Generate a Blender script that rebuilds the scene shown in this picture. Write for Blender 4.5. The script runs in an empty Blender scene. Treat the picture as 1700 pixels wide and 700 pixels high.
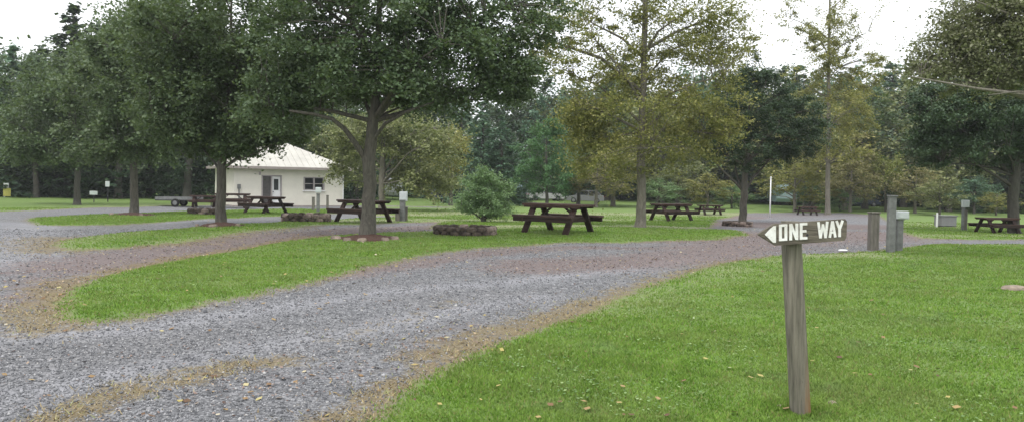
import bpy, math, random
import numpy as np
from mathutils import Matrix, Vector, Euler

random.seed(7)
RNG = np.random.default_rng(11)
scene = bpy.context.scene
COL = scene.collection
R = math.radians

# ------------------------------------------------------------------ camera
CAM_H = 1.5
F_PX, W_PX, H_PX = 1334.0, 1700.0, 700.0
PITCH, ROLL = R(1.97), R(1.0)
cam_data = bpy.data.cameras.new("camera")
cam = bpy.data.objects.new("camera", cam_data)
COL.objects.link(cam)
cam_rot = Matrix.Rotation(math.pi / 2 - PITCH, 3, 'X') @ Matrix.Rotation(ROLL, 3, 'Z')
cam.matrix_world = Matrix.Translation((0, 0, CAM_H)) @ cam_rot.to_4x4()
cam_data.sensor_width = 36.0
cam_data.lens = F_PX / W_PX * 36.0
cam_data.clip_start = 0.05
cam_data.clip_end = 2000
scene.camera = cam

# ------------------------------------------------------------------ world, sun, exposure
SUN_EL, SUN_AZ = R(58), R(205)
world = bpy.data.worlds.new("World")
scene.world = world
world.use_nodes = True
wn, wl = world.node_tree.nodes, world.node_tree.links
wn.clear()
w_out = wn.new('ShaderNodeOutputWorld')
w_bg = wn.new('ShaderNodeBackground')
w_sky = wn.new('ShaderNodeTexSky')
w_sky.sky_type = 'NISHITA'
w_sky.sun_disc = False
w_sky.sun_elevation = SUN_EL
w_sky.sun_rotation = SUN_AZ
w_mix = wn.new('ShaderNodeMix'); w_mix.data_type = 'RGBA'
w_mix.inputs[0].default_value = 0.90
w_tc = wn.new('ShaderNodeTexCoord')
w_no = wn.new('ShaderNodeTexNoise'); w_no.inputs['Scale'].default_value = 2.2; w_no.inputs['Detail'].default_value = 5
w_cr = wn.new('ShaderNodeValToRGB')
w_cr.color_ramp.elements[0].position = 0.3; w_cr.color_ramp.elements[0].color = (0.86, 0.88, 0.93, 1)
w_cr.color_ramp.elements[1].position = 0.7; w_cr.color_ramp.elements[1].color = (1, 1, 1, 1)
w_mul = wn.new('ShaderNodeVectorMath'); w_mul.operation = 'SCALE'; w_mul.inputs['Scale'].default_value = 11.0
wl.new(w_tc.outputs['Generated'], w_no.inputs['Vector'])
wl.new(w_no.outputs['Fac'], w_cr.inputs['Fac'])
wl.new(w_cr.outputs['Color'], w_mul.inputs[0])
wl.new(w_sky.outputs['Color'], w_mix.inputs[6])
wl.new(w_mul.outputs[0], w_mix.inputs[7])
wl.new(w_mix.outputs[2], w_bg.inputs['Color'])
w_bg.inputs['Strength'].default_value = 0.10
wl.new(w_bg.outputs[0], w_out.inputs['Surface'])

sun_data = bpy.data.lights.new("sun", 'SUN')
sun_data.energy = 1.1
sun_data.angle = R(14)
sun_data.color = (1.0, 0.97, 0.92)
sun = bpy.data.objects.new("sun", sun_data)
sun.rotation_euler = (math.pi / 2 - SUN_EL, 0, math.pi - SUN_AZ)
COL.objects.link(sun)

scene.view_settings.view_transform = 'Standard'
scene.view_settings.look = 'None'
scene.view_settings.exposure = 0.75
scene.view_settings.gamma = 1.0
scene.render.engine = 'CYCLES'
scene.cycles.max_bounces = 6
scene.cycles.diffuse_bounces = 3
scene.cycles.transmission_bounces = 4
scene.cycles.transparent_max_bounces = 8

# ------------------------------------------------------------------ terrain and pixel solver
def sstep(a, b, x):
    t = np.clip((x - a) / (b - a), 0, 1)
    return t * t * (3 - 2 * t)

def height(x, y):
    x = np.asarray(x, float); y = np.asarray(y, float)
    z = -0.35 * sstep(20, 48, y)
    z = z + 1.6 * sstep(84, 125, y) * sstep(-12, 12, x)
    z = z + 9.0 * sstep(100, 200, np.hypot(x, y))
    z = z + 0.025 * np.sin(x * 0.55 + 1.0) * np.sin(y * 0.47) * sstep(4, 10, y) + 0.012 * np.sin(x * 1.7 + y * 0.9)
    return z

def ray(px, py):
    v = Vector(((px - W_PX / 2) / F_PX, -(py - H_PX / 2) / F_PX, -1.0))
    return cam_rot @ v

def G(px, py):
    """ground point seen at a place in the photograph"""
    d = ray(px, py)
    t = None
    z = 0.0
    if d.z >= -1e-4:
        d = Vector((d.x, d.y, -1e-4))
    for _ in range(60):
        t = (z - CAM_H) / d.z
        t = min(t, 160)
        z = 0.5 * z + 0.5 * float(height(d.x * t, d.y * t))
    return Vector((d.x * t, d.y * t, float(height(d.x * t, d.y * t))))

def P(px, py, y):
    """point at forward distance y (metres) in the direction px,py"""
    d = ray(px, py)
    t = y / d.y
    return Vector((d.x * t, y, CAM_H + d.z * t))

# ------------------------------------------------------------------ helpers
def link(o, parent=None):
    COL.objects.link(o)
    if parent is not None:
        o.parent = parent
    return o

def tag(o, label=None, cat=None, group=None, kind=None):
    if label: o['label'] = label
    if cat: o['category'] = cat
    if group: o['group'] = group
    if kind: o['kind'] = kind
    return o

def empty(name, loc, rz=0.0, label=None, cat=None, group=None, scale=1.0):
    o = bpy.data.objects.new(name, None)
    o.empty_display_size = 0.2
    o.location = loc
    o.rotation_euler = (0, 0, rz)
    o.scale = (scale, scale, scale) if not isinstance(scale, tuple) else scale
    link(o)
    return tag(o, label, cat, group)

def copy_tree(o, parent=None):
    c = o.copy()
    COL.objects.link(c)
    if parent is not None:
        c.parent = parent
    for ch in list(o.children):
        copy_tree(ch, c)
    return c

def np_mesh(name, verts, faces):
    """faces: (n,k) int array"""
    verts = np.asarray(verts, np.float32); faces = np.asarray(faces, np.int32)
    m = bpy.data.meshes.new(name)
    m.vertices.add(len(verts)); m.vertices.foreach_set('co', verts.ravel())
    k = faces.shape[1]
    m.loops.add(faces.size); m.loops.foreach_set('vertex_index', faces.ravel())
    m.polygons.add(len(faces)); m.polygons.foreach_set('loop_start', np.arange(0, faces.size, k, dtype=np.int32))
    m.update(calc_edges=True)
    return m

class MB:
    def __init__(self):
        self.v = []; self.f = []
    def add(self, vs, fs):
        b = len(self.v)
        self.v += [tuple(v) for v in vs]
        self.f += [tuple(b + i for i in f) for f in fs]
    def box(self, c, s, rot=None, bev=0.0):
        hx, hy, hz = s[0] / 2, s[1] / 2, s[2] / 2
        if bev > 0:
            b = min(bev, hx * .45, hy * .45, hz * .45)
            vs = []
            idx = {}
            for sx in (-1, 1):
                for sy in (-1, 1):
                    for sz in (-1, 1):
                        for ax in range(3):
                            p = [sx * (hx - b), sy * (hy - b), sz * (hz - b)]
                            p[ax] = (sx, sy, sz)[ax] * (hx, hy, hz)[ax]
                            idx[(sx, sy, sz, ax)] = len(vs); vs.append(p)
            fs = []
            for ax in range(3):
                o1, o2 = [(1, 2), (2, 0), (0, 1)][ax]
                for s_ in (-1, 1):
                    q = []
                    for (a, c2) in ((-1, -1), (1, -1), (1, 1), (-1, 1)):
                        k = [0, 0, 0]; k[ax] = s_; k[o1] = a; k[o2] = c2
                        q.append(idx[(k[0], k[1], k[2], ax)])
                    fs.append(q if s_ > 0 else q[::-1])
            for ax in range(3):           # edge strips
                o1, o2 = [(1, 2), (2, 0), (0, 1)][ax]
                for a in (-1, 1):
                    for c2 in (-1, 1):
                        def kk(t, w):
                            k = [0, 0, 0]; k[ax] = t; k[o1] = a; k[o2] = c2
                            return idx[(k[0], k[1], k[2], w)]
                        q = [kk(-1, o1), kk(1, o1), kk(1, o2), kk(-1, o2)]
                        fs.append(q if a * c2 > 0 else q[::-1])
            for sx in (-1, 1):
                for sy in (-1, 1):
                    for sz in (-1, 1):
                        q = [idx[(sx, sy, sz, 0)], idx[(sx, sy, sz, 1)], idx[(sx, sy, sz, 2)]]
                        fs.append(q if sx * sy * sz > 0 else q[::-1])
        else:
            vs = [(x * hx, y * hy, z * hz) for x in (-1, 1) for y in (-1, 1) for z in (-1, 1)]
            fs = [(0, 1, 3, 2), (4, 6, 7, 5), (0, 4, 5, 1), (2, 3, 7, 6), (0, 2, 6, 4), (1, 5, 7, 3)]
        m = rot if rot is not None else Matrix.Identity(3)
        c = Vector(c)
        self.add([c + m @ Vector(v) for v in vs], fs)
    def beam(self, a, b, w, h, up=(0, 0, 1), bev=0.0):
        a = Vector(a); b = Vector(b); d = (b - a)
        L = d.length; d.normalize()
        upv = Vector(up)
        x = d.cross(upv); x.normalize(); u = x.cross(d)
        m = Matrix((x, d, u)).transposed()
        self.box((a + b) / 2, (w, L, h), m, bev)
    def tube(self, pts, rad, n=8, cap=True):
        pts = [Vector(p) for p in pts]
        vs = []; fs = []
        ref = Vector((0.31, 0.95, 0.07))
        for i, p in enumerate(pts):
            if i == 0: t = pts[1] - p
            elif i == len(pts) - 1: t = p - pts[i - 1]
            else: t = pts[i + 1] - pts[i - 1]
            t.normalize()
            x = t.cross(ref)
            if x.length < .1: x = t.cross(Vector((1, 0, 0)))
            x.normalize(); y = t.cross(x)
            for k in range(n):
                a = 2 * math.pi * k / n
                vs.append(p + (x * math.cos(a) + y * math.sin(a)) * rad[i])
        for i in range(len(pts) - 1):
            for k in range(n):
                k2 = (k + 1) % n
                fs.append((i * n + k, i * n + k2, (i + 1) * n + k2, (i + 1) * n + k))
        if cap:
            fs.append(tuple(range(n))[::-1]); fs.append(tuple((len(pts) - 1) * n + k for k in range(n)))
        self.add(vs, fs)
    def prism(self, outline, axis_vec, M=None):
        n = len(outline)
        a = [Vector(p) for p in outline]; b = [p + Vector(axis_vec) for p in a]
        fs = [tuple(range(n))[::-1], tuple(range(n, 2 * n))]
        for i in range(n):
            j = (i + 1) % n
            fs.append((i, j, n + j, n + i))
        self.add(a + b, fs)
    def build(self, name, mat, parent=None, smooth=False):
        m = bpy.data.meshes.new(name)
        m.from_pydata([tuple(v) for v in self.v], [], self.f)
        m.update()
        if smooth:
            m.polygons.foreach_set('use_smooth', [True] * len(m.polygons))
        m.materials.append(mat)
        o = bpy.data.objects.new(name, m)
        return link(o, parent)

# ------------------------------------------------------------------ materials
def new_mat(name):
    m = bpy.data.materials.new(name); m.use_nodes = True
    nt = m.node_tree
    for n in list(nt.nodes): nt.nodes.remove(n)
    out = nt.nodes.new('ShaderNodeOutputMaterial')
    return m, nt, out

def N(nt, typ, **kw):
    n = nt.nodes.new(typ)
    for k, v in kw.items():
        if k.startswith('_'): setattr(n, k[1:], v)
        else: n.inputs[k.replace('__', ' ')].default_value = v
    return n

def ramp(nt, fac, stops, interp='LINEAR'):
    r = nt.nodes.new('ShaderNodeValToRGB')
    cr = r.color_ramp; cr.interpolation = interp
    while len(cr.elements) < len(stops): cr.elements.new(0.5)
    for e, (p, c) in zip(cr.elements, stops):
        e.position = p; e.color = (c[0], c[1], c[2], 1) if len(c) == 3 else c
    nt.links.new(fac, r.inputs['Fac'])
    return r.outputs['Color']

def mixc(nt, fac, a, b, mode='MIX'):
    m = nt.nodes.new('ShaderNodeMix'); m.data_type = 'RGBA'; m.blend_type = mode
    for s, v in ((0, fac), (6, a), (7, b)):
        if hasattr(v, 'is_linked'): nt.links.new(v, m.inputs[s])
        else: m.inputs[s].default_value = v if s == 0 else (v[0], v[1], v[2], 1)
    return m.outputs[2]

def mth(nt, op, a, b=None, clamp=False):
    m = nt.nodes.new('ShaderNodeMath'); m.operation = op; m.use_clamp = clamp
    for s, v in ((0, a), (1, b)):
        if v is None: continue
        if hasattr(v, 'is_linked'): nt.links.new(v, m.inputs[s])
        else: m.inputs[s].default_value = v
    return m.outputs[0]

def noise(nt, scale, detail=4, rough=.55, vec=None, dist=0):
    n = N(nt, 'ShaderNodeTexNoise', Scale=scale, Detail=detail, Roughness=rough, Distortion=dist)
    if vec is not None: nt.links.new(vec, n.inputs['Vector'])
    return n.outputs['Fac']

def simple_mat(name, col, rough=.7, var=.25, scale=6.0, metal=0.0, bump=0.15, bscale=40.0, stretch=None, spec=.3):
    m, nt, out = new_mat(name)
    tc = nt.nodes.new('ShaderNodeTexCoord')
    vec = tc.outputs['Object']
    if stretch:
        mp = nt.nodes.new('ShaderNodeMapping'); mp.inputs['Scale'].default_value = stretch
        nt.links.new(vec, mp.inputs['Vector']); vec = mp.outputs['Vector']
    nz = noise(nt, scale, 6, .6, vec)
    lo = [c * (1 - var) for c in col]; hi = [min(1, c * (1 + var)) for c in col]
    c = ramp(nt, nz, [(.3, lo), (.7, hi)])
    b = N(nt, 'ShaderNodeBsdfPrincipled', Roughness=rough, Metallic=metal)
    b.inputs['Specular IOR Level'].default_value = spec
    nt.links.new(c, b.inputs['Base Color'])
    if bump:
        nb = noise(nt, bscale, 5, .6, vec)
        bp = N(nt, 'ShaderNodeBump', Strength=bump, Distance=0.01)
        nt.links.new(nb, bp.inputs['Height']); nt.links.new(bp.outputs['Normal'], b.inputs['Normal'])
    nt.links.new(b.outputs[0], out.inputs[0])
    return m

def vary(m, amt=.5):
    nt = m.node_tree; b = [n for n in nt.nodes if n.type == 'BSDF_PRINCIPLED'][0]
    src = b.inputs['Base Color'].links[0].from_socket
    oi = nt.nodes.new('ShaderNodeObjectInfo'); geo = nt.nodes.new('ShaderNodeNewGeometry')
    f = mth(nt, 'ADD', mth(nt, 'MULTIPLY', oi.outputs['Random'], .5), mth(nt, 'MULTIPLY', geo.outputs['Random Per Island'], .5))
    k = ramp(nt, f, [(.15, (1 - amt,) * 3), (.5, (1, 1, 1)), (.9, (1 + amt, 1 + amt, 1 + amt * .9))])
    c = mixc(nt, 1.0, src, k, 'MULTIPLY'); nt.links.new(c, b.inputs['Base Color'])

def leaf_mat(name, dark, mid, light, trans=.3, clump=.6, k=1.3):
    dark, mid, light = [tuple(v * k for v in c) for c in (dark, mid, light)]
    m, nt, out = new_mat(name)
    geo = nt.nodes.new('ShaderNodeNewGeometry')
    tc = nt.nodes.new('ShaderNodeTexCoord')
    nz = noise(nt, clump, 3, .5, tc.outputs['Object'])
    f = mth(nt, 'ADD', mth(nt, 'MULTIPLY', geo.outputs['Random Per Island'], .55), mth(nt, 'MULTIPLY', nz, .55))
    oi = nt.nodes.new('ShaderNodeObjectInfo')
    f = mth(nt, 'ADD', f, mth(nt, 'MULTIPLY', mth(nt, 'SUBTRACT', oi.outputs['Random'], .5), .18))
    c = ramp(nt, f, [(.15, dark), (.5, mid), (.9, light)])
    d = N(nt, 'ShaderNodeBsdfPrincipled', Roughness=.55)
    d.inputs['Specular IOR Level'].default_value = .35
    t = N(nt, 'ShaderNodeBsdfTranslucent')
    nt.links.new(c, d.inputs['Base Color'])
    tcx = mixc(nt, .5, c, (.22, .30, .04), 'MIX')
    nt.links.new(tcx, t.inputs['Color'])
    mx = N(nt, 'ShaderNodeMixShader', Fac=trans)
    nt.links.new(d.outputs[0], mx.inputs[1]); nt.links.new(t.outputs[0], mx.inputs[2])
    nt.links.new(mx.outputs[0], out.inputs[0])
    return m

def grass_mat():
    m, nt, out = new_mat('grass_blades')
    geo = nt.nodes.new('ShaderNodeNewGeometry'); tc = nt.nodes.new('ShaderNodeTexCoord'); v = tc.outputs['Object']
    f = mth(nt, 'ADD', mth(nt, 'MULTIPLY', geo.outputs['Random Per Island'], .28), mth(nt, 'MULTIPLY', noise(nt, 2.6, 5, .65, v), .75))
    c = ramp(nt, f, [(.32, (.092, .172, .027)), (.50, (.175, .308, .052)), (.70, (.275, .40, .09))])
    big = noise(nt, .55, 4, .6, v)
    c = mixc(nt, ramp(nt, big, [(.42, (0, 0, 0)), (.68, (.7, .7, .7))]), c, (.21, .27, .085))
    big2 = noise(nt, .8, 3, .6, v, 1.0)
    c = mixc(nt, ramp(nt, big2, [(.56, (0, 0, 0)), (.72, (.5, .5, .5))]), c, (.19, .25, .135))
    st = ramp(nt, geo.outputs['Random Per Island'], [(.90, (0, 0, 0)), (.95, (.8, .8, .8))])
    c = mixc(nt, st, c, (.25, .22, .10))
    d = N(nt, 'ShaderNodeBsdfDiffuse'); t = N(nt, 'ShaderNodeBsdfTranslucent')
    nt.links.new(c, d.inputs['Color']); nt.links.new(c, t.inputs['Color'])
    mx = N(nt, 'ShaderNodeMixShader', Fac=.3)
    nt.links.new(d.outputs[0], mx.inputs[1]); nt.links.new(t.outputs[0], mx.inputs[2]); nt.links.new(mx.outputs[0], out.inputs[0])
    return m

def bark_mat(name, a, b_):
    m, nt, out = new_mat(name)
    tc = nt.nodes.new('ShaderNodeTexCoord')
    mp = nt.nodes.new('ShaderNodeMapping'); mp.inputs['Scale'].default_value = (9, 9, 1.6)
    nt.links.new(tc.outputs['Object'], mp.inputs['Vector'])
    n1 = noise(nt, 2.2, 7, .7, mp.outputs['Vector'], .6)
    n2 = noise(nt, 1.3, 3, .5, tc.outputs['Object'])
    c = ramp(nt, n1, [(.35, a), (.68, b_)])
    c = mixc(nt, mth(nt, 'MULTIPLY', n2, .35), c, (.10, .12, .08))
    b = N(nt, 'ShaderNodeBsdfPrincipled', Roughness=.9)
    bp = N(nt, 'ShaderNodeBump', Strength=.8, Distance=.03)
    nt.links.new(n1, bp.inputs['Height']); nt.links.new(bp.outputs['Normal'], b.inputs['Normal'])
    nt.links.new(c, b.inputs['Base Color'])
    nt.links.new(b.outputs[0], out.inputs[0])
    return m

def attr(nt, name):
    a = nt.nodes.new('ShaderNodeAttribute'); a.attribute_name = name
    return a.outputs['Fac']

def ground_mat():
    m, nt, out = new_mat('ground_surface')
    tc = nt.nodes.new('ShaderNodeTexCoord'); vec = tc.outputs['Object']
    L = nt.links
    # gravel
    vo = N(nt, 'ShaderNodeTexVoronoi', Scale=44.0); L.new(vec, vo.inputs['Vector'])
    sep = nt.nodes.new('ShaderNodeSeparateColor'); L.new(vo.outputs['Color'], sep.inputs[0])
    vo2 = N(nt, 'ShaderNodeTexVoronoi', Scale=13.0); L.new(vec, vo2.inputs['Vector'])
    sep2 = nt.nodes.new('ShaderNodeSeparateColor'); L.new(vo2.outputs['Color'], sep2.inputs[0])
    g = ramp(nt, sep.outputs[0], [(0, (.06, .063, .070)), (.35, (.15, .153, .160)), (.75, (.25, .253, .263)), (1, (.42, .42, .43))])
    g2 = ramp(nt, sep2.outputs[1], [(0, (.08, .083, .09)), (.5, (.16, .162, .169)), (.85, (.25, .252, .26)), (1, (.36, .36, .38))])
    g = mixc(nt, .4, g, g2)
    big = noise(nt, .35, 4, .55, vec)
    g = mixc(nt, ramp(nt, big, [(.38, (0, 0, 0)), (.62, (1, 1, 1))]), g, (1.0, .98, .95), 'MULTIPLY')
    g = mixc(nt, mth(nt, 'MULTIPLY', big, .25), g, (.14, .14, .145))
    tk = mth(nt, 'MULTIPLY', attr(nt, 'track'), noise(nt, 1.4, 5, .65, vec))
    g = mixc(nt, mth(nt, 'MULTIPLY', tk, 1.1, True), g, (.33, .33, .35))
    # brown leaf litter over gravel
    lit = attr(nt, 'litter')
    n_l = noise(nt, 7.0, 6, .7, vec)
    n_s = noise(nt, 30.0, 3, .6, vec)
    bc = ramp(nt, n_s, [(.35, (.12, .09, .085)), (.55, (.21, .17, .165)), (.75, (.30, .235, .19))])
    lf = ramp(nt, mth(nt, 'ADD', mth(nt, 'SUBTRACT', mth(nt, 'MULTIPLY', lit, 1.05), .33), mth(nt, 'MULTIPLY', mth(nt, 'SUBTRACT', mth(nt, 'ADD', mth(nt, 'MULTIPLY', n_l, .5), mth(nt, 'MULTIPLY', noise(nt, 1.6, 5, .65, vec), .5)), .5), 1.8)), [(.12, (0, 0, 0)), (.5, (.85, .85, .85))])
    g = mixc(nt, lf, g, bc)
    # dead straw coloured grass in the gravel
    dead = attr(nt, 'dead')
    n_d = noise(nt, 3.0, 8, .75, vec)
    n_d2 = noise(nt, 45.0, 3, .6, vec)
    dc = ramp(nt, n_d2, [(.3, (.11, .085, .045)), (.5, (.20, .155, .08)), (.72, (.30, .255, .15))])
    df = ramp(nt, mth(nt, 'ADD', mth(nt, 'MULTIPLY', dead, .85), mth(nt, 'MULTIPLY', mth(nt, 'SUBTRACT', n_d, .53), 2.4)), [(.25, (0, 0, 0)), (.6, (.8, .8, .8))])
    g = mixc(nt, df, g, dc)
    # lawn
    l1 = noise(nt, 1.1, 5, .6, vec); l2 = noise(nt, 14.0, 5, .7, vec); l3 = noise(nt, 90.0, 3, .6, vec)
    lc = ramp(nt, mth(nt, 'ADD', mth(nt, 'MULTIPLY', l2, .5), mth(nt, 'MULTIPLY', l3, .5)),
              [(.30, (.075, .13, .032)), (.5, (.145, .225, .062)), (.68, (.22, .30, .10))])
    lc = mixc(nt, ramp(nt, l1, [(.4, (0, 0, 0)), (.72, (.55, .55, .55))]), lc, (.20, .26, .09))
    worn = attr(nt, 'worn')
    wf = ramp(nt, mth(nt, 'ADD', mth(nt, 'MULTIPLY', worn, .7), mth(nt, 'SUBTRACT', noise(nt, 2.2, 5, .65, vec), .5)), [(.1, (0, 0, 0)), (.75, (.85, .85, .85))])
    lc = mixc(nt, wf, lc, ramp(nt, l2, [(.35, (.22, .235, .12)), (.65, (.34, .335, .21))]))
    # edge mixing from the distance to the lawn's edge
    sd = attr(nt, 'edge')
    en = mth(nt, 'MULTIPLY', mth(nt, 'SUBTRACT', noise(nt, 2.3, 6, .7, vec), .5), 1.15)
    en2 = mth(nt, 'MULTIPLY', mth(nt, 'SUBTRACT', noise(nt, 25.0, 4, .7, vec), .5), .35)
    s = mth(nt, 'ADD', mth(nt, 'ADD', sd, en), en2)
    fr = ramp(nt, mth(nt, 'ADD', mth(nt, 'MULTIPLY', s, .5), .5), [(.40, (0, 0, 0)), (.54, (.62, .62, .62))])
    gr = ramp(nt, mth(nt, 'ADD', mth(nt, 'MULTIPLY', s, .5), .5), [(.50, (0, 0, 0)), (.64, (1, 1, 1))])
    c = mixc(nt, fr, g, dc)
    c = mixc(nt, gr, c, lc)
    b = N(nt, 'ShaderNodeBsdfPrincipled', Roughness=.9)
    b.inputs['Specular IOR Level'].default_value = .2
    L.new(c, b.inputs['Base Color'])
    hgt = mth(nt, 'ADD', mth(nt, 'MULTIPLY', vo.outputs['Distance'], -.8), mth(nt, 'MULTIPLY', l3, .6))
    bp = N(nt, 'ShaderNodeBump', Strength=.7, Distance=.02)
    L.new(hgt, bp.inputs['Height']); L.new(bp.outputs['Normal'], b.inputs['Normal'])
    L.new(b.outputs[0], out.inputs[0])
    return m

M = {}
M['ground'] = ground_mat()
M['bark'] = bark_mat('bark_grey_brown', (.045, .038, .032), (.15, .13, .11))
M['bark_dark'] = bark_mat('bark_dark', (.025, .021, .018), (.08, .07, .06))
M['bark_pale'] = bark_mat('bark_pale', (.10, .085, .07), (.27, .24, .20))
M['maple'] = leaf_mat('maple_leaves', (.026, .048, .022), (.054, .090, .042), (.110, .150, .082), .27, k=1.35)
M['maple_l'] = leaf_mat('maple_leaves_lighter', (.034, .058, .026), (.070, .108, .050), (.13, .165, .092), .27, k=1.3)
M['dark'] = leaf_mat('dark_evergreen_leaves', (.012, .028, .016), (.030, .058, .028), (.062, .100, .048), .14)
M['blue'] = leaf_mat('blue_green_leaves', (.030, .064, .040), (.062, .118, .074), (.11, .175, .11), .18, k=1.6)
M['gold'] = leaf_mat('yellowing_leaves', (.075, .082, .024), (.15, .15, .048), (.26, .235, .075), .32, k=1.6)
M['gold2'] = leaf_mat('olive_gold_leaves', (.075, .085, .026), (.15, .155, .050), (.27, .25, .085), .38, k=1.55)
M['rust2'] = leaf_mat('olive_brown_leaves', (.060, .062, .034), (.13, .135, .080), (.24, .245, .16), .34, k=1.5)
M['olive'] = leaf_mat('olive_leaves', (.062, .074, .030), (.12, .135, .058), (.20, .21, .095), .28, k=1.6)
M['rust'] = leaf_mat('brownish_leaves', (.090, .080, .036), (.175, .155, .072), (.26, .235, .115), .30, k=1.6)
M['fresh'] = leaf_mat('fresh_green_leaves', (.030, .080, .030), (.062, .145, .056), (.12, .215, .090), .3, k=1.45)
M['pale'] = leaf_mat('pale_green_leaves', (.065, .115, .050), (.125, .195, .090), (.21, .29, .15), .3, k=1.7)
M['lime'] = leaf_mat('lime_yellow_leaves', (.085, .10, .025), (.17, .19, .05), (.27, .29, .09), .35)
M['grass'] = grass_mat()
M['stone_mix'] = simple_mat('field_stone', (.23, .18, .15), .9, .55, 5.0, bump=.5)
M['stone_dark'] = simple_mat('sooty_stone', (.085, .066, .052), .95, .6, 6.0, bump=.5)
M['stone_tan'] = simple_mat('tan_stone', (.27, .22, .17), .9, .45, 9.0, bump=.5)
M['ash'] = simple_mat('ash', (.06, .058, .055), 1, .4, 12)
M['mulch'] = simple_mat('mulch_chips', (.085, .048, .036), 1, .7, 45.0, bump=1.0, bscale=70)
M['table'] = simple_mat('stained_table_wood', (.050, .029, .023), .75, .5, 4.0, stretch=(1, 9, 9), bump=.3)
vary(M['table'], .55)
M['post'] = simple_mat('weathered_post_wood', (.17, .15, .105), .9, .5, 3.0, stretch=(14, 14, 1.0), bump=.7, bscale=6)
def stained_post():
    m = simple_mat('weathered_stained_post', (.165, .153, .12), .9, .5, 3.0, stretch=(14, 14, 1.0), bump=.7, bscale=6)
    nt = m.node_tree; b = [n for n in nt.nodes if n.type == 'BSDF_PRINCIPLED'][0]
    src = b.inputs['Base Color'].links[0].from_socket
    tc = nt.nodes.new('ShaderNodeTexCoord'); sp = nt.nodes.new('ShaderNodeSeparateXYZ'); nt.links.new(tc.outputs['Object'], sp.inputs[0])
    mp = nt.nodes.new('ShaderNodeMapping'); mp.inputs['Scale'].default_value = (22, 22, 2); nt.links.new(tc.outputs['Object'], mp.inputs['Vector'])
    nz = noise(nt, 1.5, 6, .7, mp.outputs['Vector'])
    low = ramp(nt, sp.outputs['Z'], [(.05, (1, 1, 1)), (.50, (0, 0, 0))])
    side = ramp(nt, mth(nt, 'ADD', mth(nt, 'MULTIPLY', sp.outputs['X'], 6), mth(nt, 'MULTIPLY', nz, .6)), [(.25, (0, 0, 0)), (.5, (1, 1, 1))])
    f = mth(nt, 'MULTIPLY', mth(nt, 'MULTIPLY', low, side), .8)
    c = mixc(nt, f, src, (.22, .12, .045))
    crack = ramp(nt, noise(nt, 2.6, 7, .8, mp.outputs['Vector']), [(.33, (.25, .23, .2)), (.40, (1, 1, 1))])
    c = mixc(nt, 1.0, c, crack, 'MULTIPLY'); nt.links.new(c, b.inputs['Base Color'])
    return m
M['post'] = stained_post()
M['board'] = simple_mat('weathered_board_wood', (.13, .115, .09), .9, .55, 3.0, stretch=(1.2, 12, 16), bump=.6, bscale=7)
M['white_letter'] = simple_mat('white_painted_letters', (.84, .84, .81), .6, .10, 30, bump=.1)
def chipped():
    m, nt, out = new_mat('chipped_white_paint')
    tc = nt.nodes.new('ShaderNodeTexCoord'); v = tc.outputs['Object']
    mp = nt.nodes.new('ShaderNodeMapping'); mp.inputs['Scale'].default_value = (1, 1, 2.5); nt.links.new(v, mp.inputs['Vector'])
    f = ramp(nt, noise(nt, 42, 6, .75, mp.outputs['Vector']), [(.60, (0, 0, 0)), (.66, (.8, .8, .8))])
    base = ramp(nt, noise(nt, 12, 5, .6, v), [(.3, (.62, .61, .56)), (.65, (.84, .84, .81))])
    c = mixc(nt, f, base, (.22, .19, .16))
    b = N(nt, 'ShaderNodeBsdfPrincipled', Roughness=.75); nt.links.new(c, b.inputs['Base Color']); nt.links.new(b.outputs[0], out.inputs[0])
    return m
M['white_letter'] = chipped()
M['siding'] = simple_mat('cream_block_wall', (.74, .71, .62), .85, .07, 1.3, bump=.1, bscale=15)
M['roof'] = simple_mat('cream_metal_roof', (.50, .485, .435), .6, .12, 1.2, bump=.05)
M['fascia'] = simple_mat('brown_grey_fascia', (.33, .29, .27), .7, .15, 5)
M['trim'] = simple_mat('grey_trim', (.36, .33, .32), .7, .12, 5)
M['white'] = simple_mat('white_paint', (.80, .80, .80), .45, .05, 4, bump=0)
M['screen'] = simple_mat('dark_screen', (.10, .095, .09), .8, .2, 10)
M['glass'] = simple_mat('dark_window_glass', (.025, .028, .032), .12, .2, 2, bump=0, spec=.6)
M['metal_grey'] = simple_mat('weathered_grey_metal', (.19, .195, .19), .65, .3, 7, metal=.2, bump=.08)
M['metal_dark'] = simple_mat('dark_metal', (.05, .05, .052), .6, .2, 7, metal=.4)
M['box_pale'] = simple_mat('pale_meter_box', (.58, .62, .62), .5, .08, 9, bump=0)
M['wood_grey'] = simple_mat('grey_wood', (.15, .14, .12), .9, .35, 3.0, stretch=(10, 10, 1.0), bump=.5, bscale=8)
M['camper_blue'] = simple_mat('pale_blue_camper_skin', (.34, .45, .48), .4, .08, 3, bump=0)
M['camper_dark'] = simple_mat('dark_blue_tarp', (.055, .07, .095), .6, .3, 3)
M['camper_white'] = simple_mat('off_white_camper_skin', (.55, .55, .57), .4, .08, 3, bump=0)
M['car_white'] = simple_mat('white_car_paint', (.42, .42, .42), .3, .05, 3, bump=0, spec=.5)
M['car_grey'] = simple_mat('grey_car_paint', (.20, .20, .21), .35, .1, 3, bump=0, spec=.5)
M['car_dark'] = simple_mat('dark_blue_car_paint', (.03, .04, .06), .35, .1, 3, bump=0, spec=.5)
M['rubber'] = simple_mat('rubber', (.02, .02, .02), .8, .2, 9)
M['yellow'] = simple_mat('yellow_paint', (.50, .47, .12), .6, .15, 8, bump=0)
M['lens_red'] = simple_mat('red_tail_lens', (.25, .02, .02), .3, .1, 8, bump=0)
M['pebble'] = None
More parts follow.
